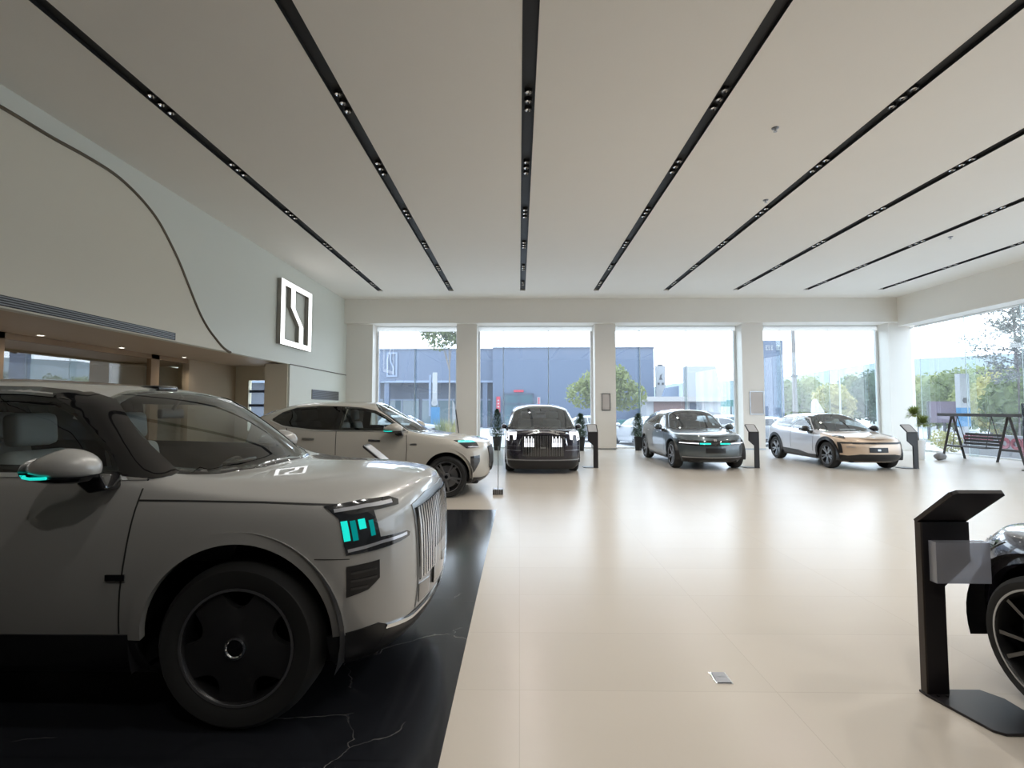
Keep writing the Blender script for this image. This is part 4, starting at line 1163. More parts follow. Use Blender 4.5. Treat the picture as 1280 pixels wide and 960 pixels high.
# ---- 4. the grey SUV
w4 = dict(rim=M['rimgrey'], barrel=M['black'], edge=M['satin'], cap=M['gloss'])
grey = base(
    wb=2.92, fo=.86, ro=.96, W=1.94, R=.375, rim=.275, wd=.25, arch=.435, zarch=.41, style=(5, .17, .016), wheel_mats=w4,
    zm=[.20, .25, .38, .70, .95, 1.08], zf=[.22, .28, .40, .62, .82, .92], zr=[.28, .34, .5, .78, 1.02, 1.12], rec_f=[.16, .06, 0, 0, .05, .14],
    z6=[(-2.4, 1.14), (0, 1.10), (.8, 1.06), (1.2, 1.0), (2.3, .90)], fcorner=(.20, .80), fhalf=(.06, .46), fquart=(.48, .955),
    xrr=-2.0, xt=-2.3, zt=1.16, xr7=-1.75, xh9=.12, xh7=.25, xc9=1.12, zc9=1.06, xc7=.86, yc7=.85, zc7=1.06, bulge=.04,
    roof=[(-2.1, 1.55), (-1.4, 1.63), (-.6, 1.66), (.12, 1.62)], rail=[(-1.8, 1.47), (-1, 1.55), (0, 1.55), (.3, 1.49)], yrail=[(-1.8, .66), (-.6, .72), (.3, .70)],
    hood=[(1.0, 1.06), (1.6, 1.03), (2.0, .98), (2.35, .88)], crown=.06, lip=.07, paint=M['greypaint'],
    side_windows=[('front_side_window', [(.72, 1.10), (.28, 1.42), (.0, 1.50), (-.32, 1.515), (-.36, 1.11)], M['carglass']), ('rear_side_window', [(-.44, 1.11), (-.40, 1.515), (-1.1, 1.50), (-1.55, 1.42), (-1.75, 1.30), (-1.6, 1.18)], M['carglass'])],
    windscreen=[(1.10, .30), (1.02, .60), (.86, .80), (.31, .65), (.17, .45), (.13, .2)], frit_w=.05,
    rear_window=[(.5, 1.22), (.62, 1.24), (.52, 1.48), (.3, 1.5)],
    patches=[
        ('sill_cladding', [(-1.02, .18), (1.02, .18), (1.02, .30), (-1.02, .30)], 'S', M['black'], .008),
        ('bumper_lip', [(-.80, .34), (.80, .34), (.72, .22), (-.72, .22)], 'F', M['black'], .008),
        ('light_panel', [(-.86, .80), (.86, .80), (.88, .70), (.5, .66), (-.5, .66), (-.88, .70)], 'F', M['gloss'], .008),
        ('nose_emblem', [(-.04, .83), (.04, .83), (.04, .78), (-.04, .78)], 'F', M['chrome'], .018),
        ('number_plate', [(-.26, .60), (.26, .60), (.26, .47), (-.26, .47)], 'F', M['black'], .014),
    ],
    strips=[('light_strip', [(.12, .715), (.40, .715)], 'M', .040, M['teal'], .014), ('light_strip', [(.42, .72), (.85, .735)], 'M', .022, M['ledon'], .014),
            ('headlight', [(.45, .79), (.85, .80)], 'M', .03, M['fog'], .014),
            ('lip_trim', [(-.80, .36), (0, .35), (.80, .36)], 'F', .02, M['satin'], .012),
            ('panel_gap', [(.82, 1.04), (.84, .8), (.80, .42)], 'S', .012, M['slot']), ('panel_gap', [(-.40, 1.1), (-.38, .42)], 'S', .012, M['slot']),
            ('door_handle', [(.05, .95), (.26, .945)], 'S', .03, M['satin'], .012), ('door_handle', [(-1.0, .97), (-.8, .965)], 'S', .03, M['satin'], .012),
            ('roof_rail', [(-1.5, .62), (.0, .66)], 'T', .03, M['satin'], .03)],
    mirror=(.62, .95, 1.10), wind_mat=M['carwindfar'], cabin=dict(xf=-.2, xr=-1.05, z=.64, xd=.50, zd=.98, xm=.18, zmm=1.40))
car4, body4, S4 = build_car('grey_suv', 'slate grey SUV with a teal light bar across its nose', 'car', grey, (5.22, 15.6, 0), -PI / 2, 2)

# ---- 5. the silver and gold crossover
gold = base(
    wb=2.75, fo=.84, ro=.86, W=1.84, R=.365, rim=.262, wd=.24, arch=.43, zarch=.40, style=(5, .20, .020), wheel_mats=dict(rim=M['satin'], barrel=M['black'], edge=M['rimgrey'], cap=M['gloss']),
    zm=[.20, .25, .40, .70, .92, 1.03], zf=[.22, .28, .40, .60, .78, .86], zr=[.30, .36, .5, .76, 1.0, 1.10], rec_f=[.16, .06, 0, 0, .04, .16],
    z6=[(-2.3, 1.12), (0, 1.04), (.7, 1.0), (1.1, .95), (2.2, .84)], fcorner=(.18, .82), fhalf=(.05, .48), fquart=(.46, .96),
    xrr=-1.85, xt=-2.12, zt=1.15, xr7=-1.5, xh9=.05, xh7=.18, xc9=1.08, zc9=1.00, xc7=.82, yc7=.82, zc7=1.00, bulge=.04,
    roof=[(-1.9, 1.43), (-1.3, 1.50), (-.6, 1.54), (.05, 1.51)], rail=[(-1.6, 1.36), (-1, 1.42), (-.1, 1.43), (.2, 1.38)], yrail=[(-1.6, .62), (-.6, .68), (.2, .66)],
    hood=[(1.0, 1.0), (1.5, .97), (1.9, .91), (2.2, .83)], crown=.06, lip=.07, paint=M['twotone'],
    side_windows=[('front_side_window', [(.66, 1.045), (.22, 1.33), (-.05, 1.39), (-.34, 1.40), (-.38, 1.06)], M['carglass']), ('rear_side_window', [(-.45, 1.065), (-.41, 1.40), (-.95, 1.385), (-1.32, 1.30), (-1.48, 1.20), (-1.30, 1.11)], M['carglass'])],
    windscreen=[(1.05, .30), (.98, .56), (.82, .76), (.25, .62), (.10, .42), (.06, .2)], frit_w=.05,
    rear_window=[(.5, 1.2), (.6, 1.21), (.5, 1.38), (.3, 1.4)],
    wind_mat=M['carwindfar'], lip_mat=M['black'], lip_w=.09, lip_e=.014, mirror_mat=M['gloss'],
    patches=[
        ('sill_cladding', [(-.98, .18), (.98, .18), (.98, .34), (.5, .33), (0, .40), (-.98, .42)], 'S', M['black'], .010),
        ('bumper_cladding', [(-.84, .20), (.84, .20), (.86, .42), (.70, .40), (.45, .44), (-.45, .44), (-.70, .40), (-.86, .42)], 'F', M['black'], .010),
        ('number_plate', [(-.24, .62), (.24, .62), (.24, .49), (-.24, .49)], 'F', M['black'], .016),
        ('plate_emblem', [(-.04, .58), (.04, .58), (.04, .53), (-.04, .53)], 'F', M['satin'], .020),
        ('nose_emblem', [(2.02, -.04), (2.02, .04), (1.97, .04), (1.97, -.04)], 'T', M['chrome'], .008),
        ('headlight', [(1.55, .86, .95), (1.86, .72, .90), (1.92, .70, .84), (1.60, .86, .89)], 'D', M['fog'], .008),
        ('pillar_cover', [(-.38, 1.06), (-.34, 1.40), (-.41, 1.405), (-.45, 1.06)], 'S', M['gloss'], .004),
    ],
    strips=[('nose_frame', [(.60, .73), (-.60, .73)], 'F', .045, M['black'], .012), ('nose_frame', [(.60, .74), (.82, .73), (.80, .46)], 'M', .045, M['black'], .012),
            ('badge', [(-.72, .63), (-.55, .63)], 'F', .02, M['satin'], .01),
            ('panel_gap', [(.78, .99), (.80, .8), (.76, .42)], 'S', .012, M['slot']), ('panel_gap', [(-.42, 1.05), (-.40, .45)], 'S', .012, M['slot']),
            ('roof_edge', [(-1.5, 1.37), (-1.0, 1.435), (-.1, 1.445), (.22, 1.39), (.75, 1.04)], 'S', .035, M['gloss'], .006)],
    mirror=(.58, .90, 1.05), cabin=dict(xf=-.2, xr=-.95, z=.58, xd=.46, zd=.92, xm=.14, zmm=1.30))
car5, body5, S5 = build_car('crossover', 'silver crossover with a champagne gold nose and black wheel arches', 'car', gold, (9.50, 15.5, 0), -PI / 2, 2)

# ---- 6. the black car beside the near kiosk
blk = base(
    wb=2.9, fo=.86, ro=.96, W=1.94, R=.37, rim=.30, wd=.25, arch=.425, zarch=.40, style=(5, .24, .010), wheel_mats=dict(rim=M['gloss'], barrel=M['black'], edge=M['satin'], cap=M['gloss']),
    zm=[.20, .25, .38, .66, .86, .98], zf=[.22, .28, .40, .60, .80, .90], zr=[.28, .34, .5, .75, .95, 1.02], rec_f=[.10, .02, 0, 0, .04, .12],
    z6=[(-2.4, 1.02), (0, 1.0), (.8, .98), (1.2, .95), (2.3, .86)], fcorner=(.24, .78), fhalf=(.07, .44), fquart=(.52, .93),
    xrr=-1.9, xt=-2.2, zt=1.04, xr7=-1.65, xh9=.12, xh7=.25, xc9=1.05, zc9=.99, xc7=.80, yc7=.85, zc7=.99, bulge=.04,
    roof=[(-2.0, 1.35), (-1.4, 1.44), (-.6, 1.49), (.12, 1.46)], rail=[(-1.7, 1.28), (-1, 1.37), (0, 1.38), (.3, 1.32)], yrail=[(-1.8, .64), (-.6, .70), (.3, .68)],
    hood=[(1.0, .99), (1.6, .97), (2.0, .93), (2.35, .84)], crown=.05, lip=.07, paint=M['blackpaint'],
    side_windows=[('front_side_window', [(.64, 1.02), (.26, 1.26), (.0, 1.33), (-.32, 1.345), (-.36, 1.03)], M['carglass']), ('rear_side_window', [(-.44, 1.03), (-.40, 1.345), (-1.1, 1.33), (-1.45, 1.25), (-1.6, 1.16), (-1.5, 1.08)], M['carglass'])],
    windscreen=[(1.03, .30), (.95, .60), (.80, .80), (.31, .63), (.17, .45), (.13, .2)],
    rear_window=[(.5, 1.1), (.62, 1.12), (.5, 1.28), (.3, 1.3)],
    patches=[('headlight', [(1.80, .93, .86), (2.10, .78, .83), (2.14, .76, .74), (1.95, .90, .76)], 'D', M['fog'], .006),
             ('corner_intake', [(2.0, .88, .60), (2.14, .76, .60), (2.14, .76, .36), (2.03, .88, .34)], 'D', M['fog'], .006)],
    strips=[('light_strip', [(1.86, .90, .83), (2.10, .78, .80)], 'D', .018, M['led'], .010), ('light_strip', [(1.97, .88, .775), (2.12, .77, .765)], 'D', .014, M['led'], .010)],
    mirror=(.58, .95, 1.03), cabin=dict(xf=-.25, xr=-1.05, z=.56, xd=.46, zd=.90, xm=.15, zmm=1.26))
_rz = PI / 2
car6, body6, S6 = build_car('black_saloon', 'black car with large black and silver wheels, beside the nearest information stand', 'car', blk, (3.74, 1.30, 0), _rz, 3)
# ------------------------------------------------------------------ information stands, pots, screens
def make_kiosk():
    t = empty('information_stand')
    bm = nb(); prism(bm, [(.012, 0), (.14, 0), (.14, .99), (-.14, .99), (-.14, .76), (.012, .62)], -.02, .02, 'y'); obj('post', bm, M['kiosk'], t, bevel=.004)
    bm = nb(); box(bm, (.132, -.022, .01), (.145, .022, .985)); obj('post_edge', bm, M['kioskedge'], t, bevel=.003)
    a = math.atan2(.215, .27); Mx = Matrix.Translation((0, -.02, .985)) @ Matrix.Rotation(a, 4, 'X')
    bm = nb(); poly = [(-.14, 0), (.14, 0), (.14, .33), (.12, .35), (-.12, .35), (-.14, .33)]; prism(bm, poly, -.012, .012, 'z', Mx); obj('top_panel', bm, M['kiosk'], t, bevel=.003)
    bm = nb(); prism(bm, [(-.118, .025), (.118, .025), (.118, .325), (-.118, .325)], .012, .016, 'z', Mx); obj('display_plate', bm, M['screen'], t)
    bm = nb(); box(bm, (.132, .0, -.013), (.1455, .325, .013), Mx); obj('panel_edge', bm, M['kioskedge'], t, bevel=.003)
    bm = nb(); prism(bm, [(.15, -.03), (.15, .02), (.07, .34), (.03, .37), (-.22, .37), (-.26, .33), (-.26, .06), (-.20, -.03)][::-1], 0, .014, 'z'); obj('base_plate', bm, M['kiosk'], t, bevel=.003)
    for x in (.05, .10):
        bm = nb(); lathe(bm, [(.008, .014), (.008, .022), (0, .023)], 12, M=Matrix.Translation((x, .045, 0))); obj('bolt', bm, M['black'], t)
    return t


k0 = make_kiosk(); k0.location = (2.485, 2.99, 0); k0.rotation_euler = (0, 0, PI)
tag(k0, 'dark angled information stand seen from its back, in front of the black car', 'information stand', 'information stands beside the cars')
for x, y, rz, l in ((2.06, 13.98, 0, 'dark angled information stand beside the black people carrier'), (6.55, 14.02, 0, 'dark angled information stand beside the grey SUV with the teal light bar'),
                    (10.85, 13.92, 0, 'dark angled information stand beside the gold-nosed crossover, before the white vase'), (-1.63, 6.1, PI / 2, 'dark angled information stand with a pale top, just behind the large white SUV bonnet')):
    k = copy_tree(k0); k.location = (x, y, 0); k.rotation_euler = (0, 0, rz); tag(k, l)
# clear leaflet pocket hung on the nearest stand
t = empty('leaflet_holder', (2.485, 2.955, .66), label='clear grey acrylic leaflet pocket hung on the nearest information stand', cat='leaflet holder')
bm = nb(); box(bm, (-.115, -.055, 0), (.19, -.052, .23)); obj('front_sheet', bm, M['acryl'], t)
bm = nb(); box(bm, (-.115, -.006, 0), (.19, -.003, .23)); obj('back_sheet', bm, M['acryl'], t)
bm = nb(); box(bm, (-.115, -.055, 0), (-.112, -.003, .23)); box(bm, (.187, -.055, 0), (.19, -.003, .23)); box(bm, (-.115, -.055, 0), (.19, -.003, .003)); obj('pocket_side', bm, M['acryl'], t)
# slim stand at the corner of the marble
t = empty('floor_sign_stand', (-.41, 9.72, 0), label='slim clear floor stand with a grey ridged foot, near the beige SUV nose', cat='sign stand')
bm = nb(); box(bm, (-.10, -.11, 0), (.10, .11, .10)); obj('foot', bm, M['rimgrey'], t, bevel=.012)
bm = nb()
for k in range(5): box(bm, (-.085 + k * .038, -.116, .01), (-.07 + k * .038, -.10, .105))
obj('foot_ridges', bm, M['dark'], t)
bm = nb(); tube(bm, [(0, 0, .1), (0, 0, .92)], .008); obj('rod', bm, M['satin'], t)
bm = nb(); box(bm, (-.10, -.004, .55), (.10, .004, 1.10)); obj('clear_sheet', bm, M['fin'], t, bevel=.002)

M['leafdark'] = noise_mat('dark_foliage', (.030, .055, .030), (.06, .10, .05), 6, .6)
M['leafmid'] = noise_mat('mid_foliage', (.085, .115, .034), (.125, .16, .055), 3, .6)
M['leaflight'] = noise_mat('light_foliage', (.16, .195, .06), (.22, .24, .09), 2, .6)
M['leafyellow'] = noise_mat('yellow_foliage', (.26, .25, .075), (.33, .30, .11), 2, .6)
M['leafplant'] = noise_mat('plant_leaf', (.20, .26, .07), (.28, .32, .10), 5, .5)
M['bark'] = noise_mat('bark', (.10, .085, .075), (.16, .14, .12), 10, .8)


for _k in ('leafdark', 'leafmid', 'leaflight', 'leafyellow', 'leafplant'):      # leaves let light through
    _t = M[_k].node_tree; _b = _t.nodes['Principled BSDF']; _tl = _t.nodes.new('ShaderNodeBsdfTranslucent'); _m = _t.nodes.new('ShaderNodeMixShader'); _m.inputs['Fac'].default_value = .45
    _src = _b.inputs['Base Color'].links[0].from_socket
    _t.links.new(_src, _tl.inputs['Color']); _t.links.new(_b.outputs[0], _m.inputs[1]); _t.links.new(_tl.outputs[0], _m.inputs[2]); _t.links.new(_m.outputs[0], _t.nodes['Material Output'].inputs['Surface'])


def leaves(bm, c, s, n, size, shell=.55):
    for _ in range(n):
        while True:
            p = V((random.uniform(-1, 1), random.uniform(-1, 1), random.uniform(-1, 1)))
            if shell < p.length <= 1: break
        p = V((c[0] + p.x * s[0], c[1] + p.y * s[1], c[2] + p.z * s[2]))
        a, b = V((random.gauss(0, 1), random.gauss(0, 1), random.gauss(0, 1))).normalized(), V((random.gauss(0, 1), random.gauss(0, 1), random.gauss(0, 1)))
        b = a.cross(b).normalized()
        z = size * random.uniform(.6, 1.3)
        vs = [bm.verts.new(p + a * z), bm.verts.new(p + b * z * .5), bm.verts.new(p - a * z), bm.verts.new(p - b * z * .5)]
        bm.faces.new(vs)


def potted(label, x, y, h, potm, leaf, kind, group=None):
    t = empty('potted_conifer' if kind == 'conifer' else 'potted_plant', (x, y, 0), label=label, cat='potted plant', group=group)
    ph = .55 if kind == 'conifer' else .62
    bm = nb(); lathe(bm, [(.0, 0), (.13, 0), (.19, ph), (.17, ph), (.165, ph - .05), (0, ph - .05)], 24); obj('pot', bm, potm, t, smooth=True)
    bm = nb(); tube(bm, [(0, 0, ph - .06), (.01, 0, h * .85)], .018, 6, .008); obj('stem', bm, M['bark'], t)
    bm = nb()
    if kind == 'conifer':
        n = 1700
        for i in range(n):
            f = random.random() ** 1.2; z = ph + (h - ph) * f; r = .36 * (1 - f) ** .5 * random.uniform(.3, 1)
            a = random.uniform(0, 2 * PI); p = V((r * math.cos(a), r * math.sin(a), z)); d = V((math.cos(a), math.sin(a), .8)).normalized() * .07; q = V((-math.sin(a), math.cos(a), 0)) * .014
            bm.faces.new([bm.verts.new(v) for v in (p - q, p + d - q * .3, p + d + q * .3, p + q)])
    else:
        for c in ((-.12, 0, h - .12), (.16, 0, h - .42)):
            for i in range(240):
                a = random.uniform(0, 2 * PI); e = random.uniform(-.5, 1.2); L = random.uniform(.20, .36)
                p = V(c); d = V((math.cos(a) * math.cos(e), math.sin(a) * math.cos(e), math.sin(e))) * L; q = V((-math.sin(a), math.cos(a), 0)) * .018
                mid = p + d * .6 + V((0, 0, .03))
                bm.faces.new([bm.verts.new(v) for v in (p, mid - q, p + d, mid + q)])
    obj('foliage', bm, leaf, t)
    return t


potted('dark green conifer in a black tapered pot by the window, beside the beige SUV nose', -.88, 19.9, 1.62, M['black'], M['leafdark'], 'conifer', 'potted conifers along the windows')
potted('dark green conifer in a black tapered pot, between the people carrier and the pillar', 2.42, 19.7, 1.45, M['black'], M['leafdark'], 'conifer', 'potted conifers along the windows')
potted('slender dark green conifer in a black pot just behind the grey SUV', 4.75, 19.9, 1.45, M['black'], M['leafdark'], 'conifer', 'potted conifers along the windows')
potted('green leafy plant in a tall white pot by the corner column', 13.15, 16.6, 1.58, M['white'], M['leafplant'], 'plant')
t = empty('grey_stone', (13.5, 16.2, 0), label='small rough grey stone on the floor beside the tall white pot', cat='stone')
bm = nb(); blob(bm, (0, 0, .12), (.17, .15, .12), 3, noise=.08); obj('stone_body', bm, noise_mat('stone', (.16, .16, .17), (.25, .25, .25), 8, .8), t, smooth=True, angle=0)
# display totem at the window
t = empty('display_screen', (13.75, 13.25, 0), -.10, label='tall black display screen with a violet and blue picture, before the side windows', cat='screen')
bm = nb(); rbox(bm, (-.48, -.03, .06), (.48, .03, 1.80), .012); obj('screen_frame', bm, M['gloss'], t)
bm = nb(); quad(bm, [(-.44, -.0325, .14), (.44, -.0325, .14), (.44, -.0325, 1.74), (-.44, -.0325, 1.74)])
m_ = mat('screen_picture', (.02, .02, .03), .1)
nt_ = m_.node_tree; tc_ = nt_.nodes.new('ShaderNodeTexCoord'); sp_ = nt_.nodes.new('ShaderNodeSeparateXYZ'); mr_ = nt_.nodes.new('ShaderNodeMapRange'); mr_.inputs['From Min'].default_value = .14; mr_.inputs['From Max'].default_value = 1.74
cr_ = nt_.nodes.new('ShaderNodeValToRGB'); e_ = cr_.color_ramp.elements; e_[0].color = (.02, .015, .03, 1); e_[1].color = (.08, .06, .22, 1); e_[1].position = .95
for p_, c_ in ((.25, (.20, .03, .10, 1)), (.38, (.06, .03, .12, 1)), (.5, (.16, .28, .55, 1)), (.72, (.22, .32, .62, 1))):
    q_ = e_.new(p_); q_.color = c_
nt_.links.new(tc_.outputs['Object'], sp_.inputs[0]); nt_.links.new(sp_.outputs['Z'], mr_.inputs['Value']); nt_.links.new(mr_.outputs[0], cr_.inputs['Fac'])
b_ = nt_.nodes['Principled BSDF']; nt_.links.new(cr_.outputs[0], b_.inputs['Emission Color']); b_.inputs['Emission Strength'].default_value = 1.0
obj('picture', bm, m_, t)
bm = nb(); rbox(bm, (-.40, -.22, 0), (.40, .22, .03), .01); box(bm, (-.1, -.02, .03), (.1, .02, .08)); obj('foot', bm, M['gloss'], t)
# notices on the columns
for x0, x1, z0, z1, l in ((3.36, 3.72, 1.58, 2.28, 'pale framed notice on the column between the second and third windows'), (9.36, 9.93, 1.42, 2.36, 'pale framed notice on the column beside the tall blue sign tower')):
    t = empty('framed_notice', ((x0 + x1) / 2, 20.3, z0), label=l, cat='notice', group='framed notices on the columns')
    w_, h_ = (x1 - x0) / 2, z1 - z0
    bm = nb()
    for a, b in (((-w_, 0), (w_, .03)), ((-w_, h_ - .03), (w_, h_)), ((-w_, .03), (-w_ + .03, h_ - .03)), ((w_ - .03, .03), (w_, h_ - .03))): box(bm, (a[0], -.03, a[1]), (b[0], 0, b[1]))
    obj('notice_frame', bm, M['satin'], t)
    bm = nb(); box(bm, (-w_ + .03, -.015, .03), (w_ - .03, -.0, h_ - .03)); obj('notice_sheet', bm, mat('notice_paper', (.55, .50, .47), .5), t)
t = empty('leaning_pole', (-2.45, 20.1, 0), label='thin dark pole leaning against the column beside the first window', cat='pole')
bm = nb(); tube(bm, [(.10, -.05, 0.01), (-.15, .185, 1.62)], .022, 8); obj('rod', bm, M['dark'], t); bm = nb(); lathe(bm, [(.03, 0), (.03, .05), (0, .05)], 10, M=Matrix.Translation((.10, -.05, 0))); obj('rubber_foot', bm, M['rubber'], t)
# garden swing by the side windows
M['swingwood'] = noise_mat('dark_stained_wood', (.035, .033, .035), (.06, .055, .055), 6, .6)
t = empty('garden_swing', (14.75, 16.2, 0), label='dark wooden garden swing bench on A-shaped legs before the side windows', cat='swing bench')
for y in (.95, -1.0):
    for s in (-1, 1):
        bm = nb(); f = V((0, y + s * .42, 0)); a = V((0, y + s * .02, 1.42)); tube(bm, [f, a], .045, 4); obj('leg', bm, M['swingwood'], t)
    bm = nb(); box(bm, (-.03, y - .30, .36), (.03, y + .30, .43)); obj('cross_bar', bm, M['swingwood'], t)
bm = nb(); box(bm, (-.05, -1.55, 1.40), (.05, 1.5, 1.50)); obj('top_beam', bm, M['swingwood'], t, bevel=.005)
bm = nb()
for k in range(5): box(bm, (-.28 + k * .11, -.50, .40), (-.20 + k * .11, .80, .43))
obj('seat', bm, M['swingwood'], t)
bm = nb()
for k in range(4): box(bm, (.22 + .02 * k, -.50, .47 + k * .10), (.24 + .02 * k, .80, .55 + k * .10))
obj('backrest', bm, M['swingwood'], t)
for y in (-.45, .75):
    bm = nb(); tube(bm, [(-.2, y, .43), (0, y, 1.42)], .012, 6); tube(bm, [(.26, y, .43), (0, y, 1.42)], .012, 6); obj('hanger', bm, M['swingwood'], t)

# ------------------------------------------------------------------ outside
GZ = -.14
bm = nb(); box(bm, (-90, YG + .12, -.6), (160, 170, GZ)); box(bm, (XG + .12, -60, -.6), (160, YG + .12, GZ)); struct('ground_outside', bm, noise_mat('pale_paving', (.44, .44, .45), (.38, .38, .39), .6, .8))
bm = nb(); box(bm, (20, 28, GZ), (160, 29.0, .02)); box(bm, (22.0, -60, GZ), (23.0, 28, .02)); struct('kerb_outside', bm, mat('kerb_stone', (.30, .29, .27), .8))
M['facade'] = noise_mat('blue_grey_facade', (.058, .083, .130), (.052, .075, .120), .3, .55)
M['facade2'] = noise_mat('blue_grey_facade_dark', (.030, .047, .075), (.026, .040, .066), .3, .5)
M['facadeline'] = mat('facade_band', (.13, .17, .24), .5)
M['shopglass'] = mat('shop_glass', (.05, .09, .11), .08)
M['extwhite'] = mat('ext_white', (.26, .27, .28), .6)
M['extmark'] = mat('ext_pale_mark', (.12, .155, .22), .5)
M['extred'] = mat('ext_red', (.30, .012, .03), .5)
M['extblue'] = mat('ext_blue', (.02, .13, .26), .4)
M['teal2'] = mat('ext_teal', (.02, .13, .12), .5)
# neighbouring showroom
BY = 46
t = empty('neighbour_building', (0, BY, GZ), label='long flat blue-grey showroom building across the forecourt', cat='building')
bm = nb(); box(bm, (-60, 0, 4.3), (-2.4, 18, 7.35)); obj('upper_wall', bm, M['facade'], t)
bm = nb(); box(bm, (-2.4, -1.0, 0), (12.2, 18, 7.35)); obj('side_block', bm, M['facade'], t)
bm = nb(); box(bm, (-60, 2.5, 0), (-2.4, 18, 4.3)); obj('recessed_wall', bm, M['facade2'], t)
bm = nb(); box(bm, (-60, -.05, 4.22), (-2.4, .02, 4.42)); obj('canopy_band', bm, M['facadeline'], t)
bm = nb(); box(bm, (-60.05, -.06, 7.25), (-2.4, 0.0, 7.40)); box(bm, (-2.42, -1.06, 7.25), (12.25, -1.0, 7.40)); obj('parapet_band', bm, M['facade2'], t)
for x in (-20, -16.5, -13, -9.5, -6):
    bm = nb(); box(bm, (x, 2.42, .3), (x + 3.2, 2.5, 2.6)); p_ = obj('shop_window', bm, M['shopglass'], t)
    bm = nb(); box(bm, (x + 1.5, 2.36, .3), (x + 1.6, 2.42, 2.6)); box(bm, (x, 2.36, 2.6), (x + 3.2, 2.42, 2.75)); obj('window_bar', bm, M['extmark'], p_)
for x in (-12.6, -3.4):
    bm = nb(); box(bm, (x, .1, 0), (x + .45, .55, 4.3)); obj('pillar', bm, M['facade'], t)
bm = nb(); box(bm, (-1.35, -1.08, 0), (1.25, -1.0, 3.1)); p_ = obj('entrance', bm, M['shopglass'], t)
bm = nb()
for x in (-1.4, -.1, 1.2): box(bm, (x, -1.13, 0), (x + .1, -1.06, 3.15))
box(bm, (-1.4, -1.13, 3.05), (1.3, -1.06, 3.2)); box(bm, (-1.4, -1.13, 2.2), (1.3, -1.06, 2.3)); obj('entrance_frame', bm, M['facade2'], p_)
bm = nb(); box(bm, (-.5, -1.15, 3.3), (.4, -1.0, 3.5)); obj('entrance_sign', bm, M['extred'], t)
bm = nb(); frame_emblem(bm, 1.0, 2.3, .16, -.12, -.02, 'y'); bmesh.ops.translate(bm, vec=(-12.35, 0, 4.75), verts=bm.verts[:]); obj('wall_emblem', bm, M['extmark'], t)
for nm, x0, x1, z0, z1, mk, l in (('red_banner', -2.05, -1.70, 1.35, 2.75, 'extred', 'narrow red upright banner beside the entrance of the blue-grey building'), ('white_banner', 1.62, 1.9, 1.9, 2.7, 'extwhite', 'small pale upright banner right of the glass entrance door')):
    t = empty(nm, ((x0 + x1) / 2, BY - 1.35, GZ), label=l.replace('right of', 'past'), cat='banner')
    bm = nb(); box(bm, (-(x1 - x0) / 2, -.02, z0 - GZ), ((x1 - x0) / 2, .02, z1 - GZ)); obj('cloth', bm, M[mk], t)
    bm = nb(); tube(bm, [(-(x1 - x0) / 2 - .03, 0, 0), (-(x1 - x0) / 2 - .03, 0, z1 - GZ + .05)], .025, 6); obj('pole', bm, M['dark'], t)
    bm = nb()
    for k in range(4): box(bm, (-.08, -.03, z0 - GZ + .15 + k * (z1 - z0) / 5), (.08, -.02, z0 - GZ + .15 + k * (z1 - z0) / 5 + .12))
    obj('lettering', bm, M['extwhite'] if mk == 'extred' else M['extred'], t)


def pylon(name, label, px, y, ztop, w, parts, mk):
    x = at_y(px, 511, y).x
    t = empty(name, (x, y, GZ), label=label, cat='sign')
    for nm, x0, x1, z0, z1, m_ in parts:
        bm = nb(); box(bm, (x0, -.12 if m_ != mk else -.15, z0 - GZ), (x1, .12, z1 - GZ)); obj(nm, bm, m_, t)
    return t


t = pylon('pylon_sign', 'tall thin white pylon sign with a bright blue foot, before the blue-grey building', 543.5, 30, 3.8, .3,
          [('white_blade', -.13, .13, 1.9, 3.85, M['extwhite']), ('side_blade', -.35, -.22, 1.2, 3.7, M['facadeline']), ('blue_panel', -.22, .30, .45, 1.75, M['extblue']), ('foot', -.5, .5, GZ, .45, M['extblue'])], None)
bm = nb(); lathe(bm, [(.10, -.13), (.10, -.16), (.19, -.16), (.19, -.13)], 24, 'y', M=Matrix.Translation((0, 0, 2.15)), close=False); obj('ring_mark', bm, M['extwhite'], t)
t = pylon('pylon_sign', 'white pylon sign with a blue foot among the trees beyond the side windows', 1204, 21.5, 3.2, .3,
          [('white_blade', -.20, .20, 1.7, 3.15, M['extwhite']), ('blue_panel', -.20, .20, .9, 1.7, M['extblue']), ('foot', -.10, .10, GZ, .9, M['extwhite'])], None)
bm = nb(); lathe(bm, [(.0, -.13), (.13, -.14), (.13, -.12)], 6, 'y', M=Matrix.Translation((0, 0, 2.15)), close=False); obj('dark_mark', bm, M['dark'], t)
t = pylon('sign_tower', 'tall blue-grey sign tower beside the third column', 968, 38, 6.9, .7, [('tower_body', -.78, .70, GZ, 6.85, M['facade'])], None)
bm = nb()
for k, (x, w_) in enumerate(((-.62, .16), (-.40, .10), (-.22, .16), (.18, .34))):
    box(bm, (x, -.16, 6.25), (x + w_, -.12, 6.33)); box(bm, (x, -.16, 6.52), (x + w_, -.12, 6.60)); box(bm, (x, -.16, 6.38), (x + w_ * .7, -.12, 6.46))
obj('pale_lettering', bm, M['extwhite'], t)
t = pylon('white_sign_pillar', 'white upright sign pillar with dark marks, behind the low white building', 826, 50, 6, .5, [('pillar_body', -.48, .48, GZ, 5.95, M['extwhite']), ('top_cap', -.25, .25, 5.95, 6.1, M['dark'])], None)
bm = nb(); prism(bm, [(-.15, 4.7), (.2, 4.7), (.05, 4.95), (.15, 5.3), (-.05, 5.15)], -.16, -.12, 'y'); box(bm, (-.3, -.16, 4.2), (-.12, -.12, 4.4)); box(bm, (.1, -.16, 4.2), (.3, -.12, 4.4)); obj('dark_marks', bm, M['dark'], t)
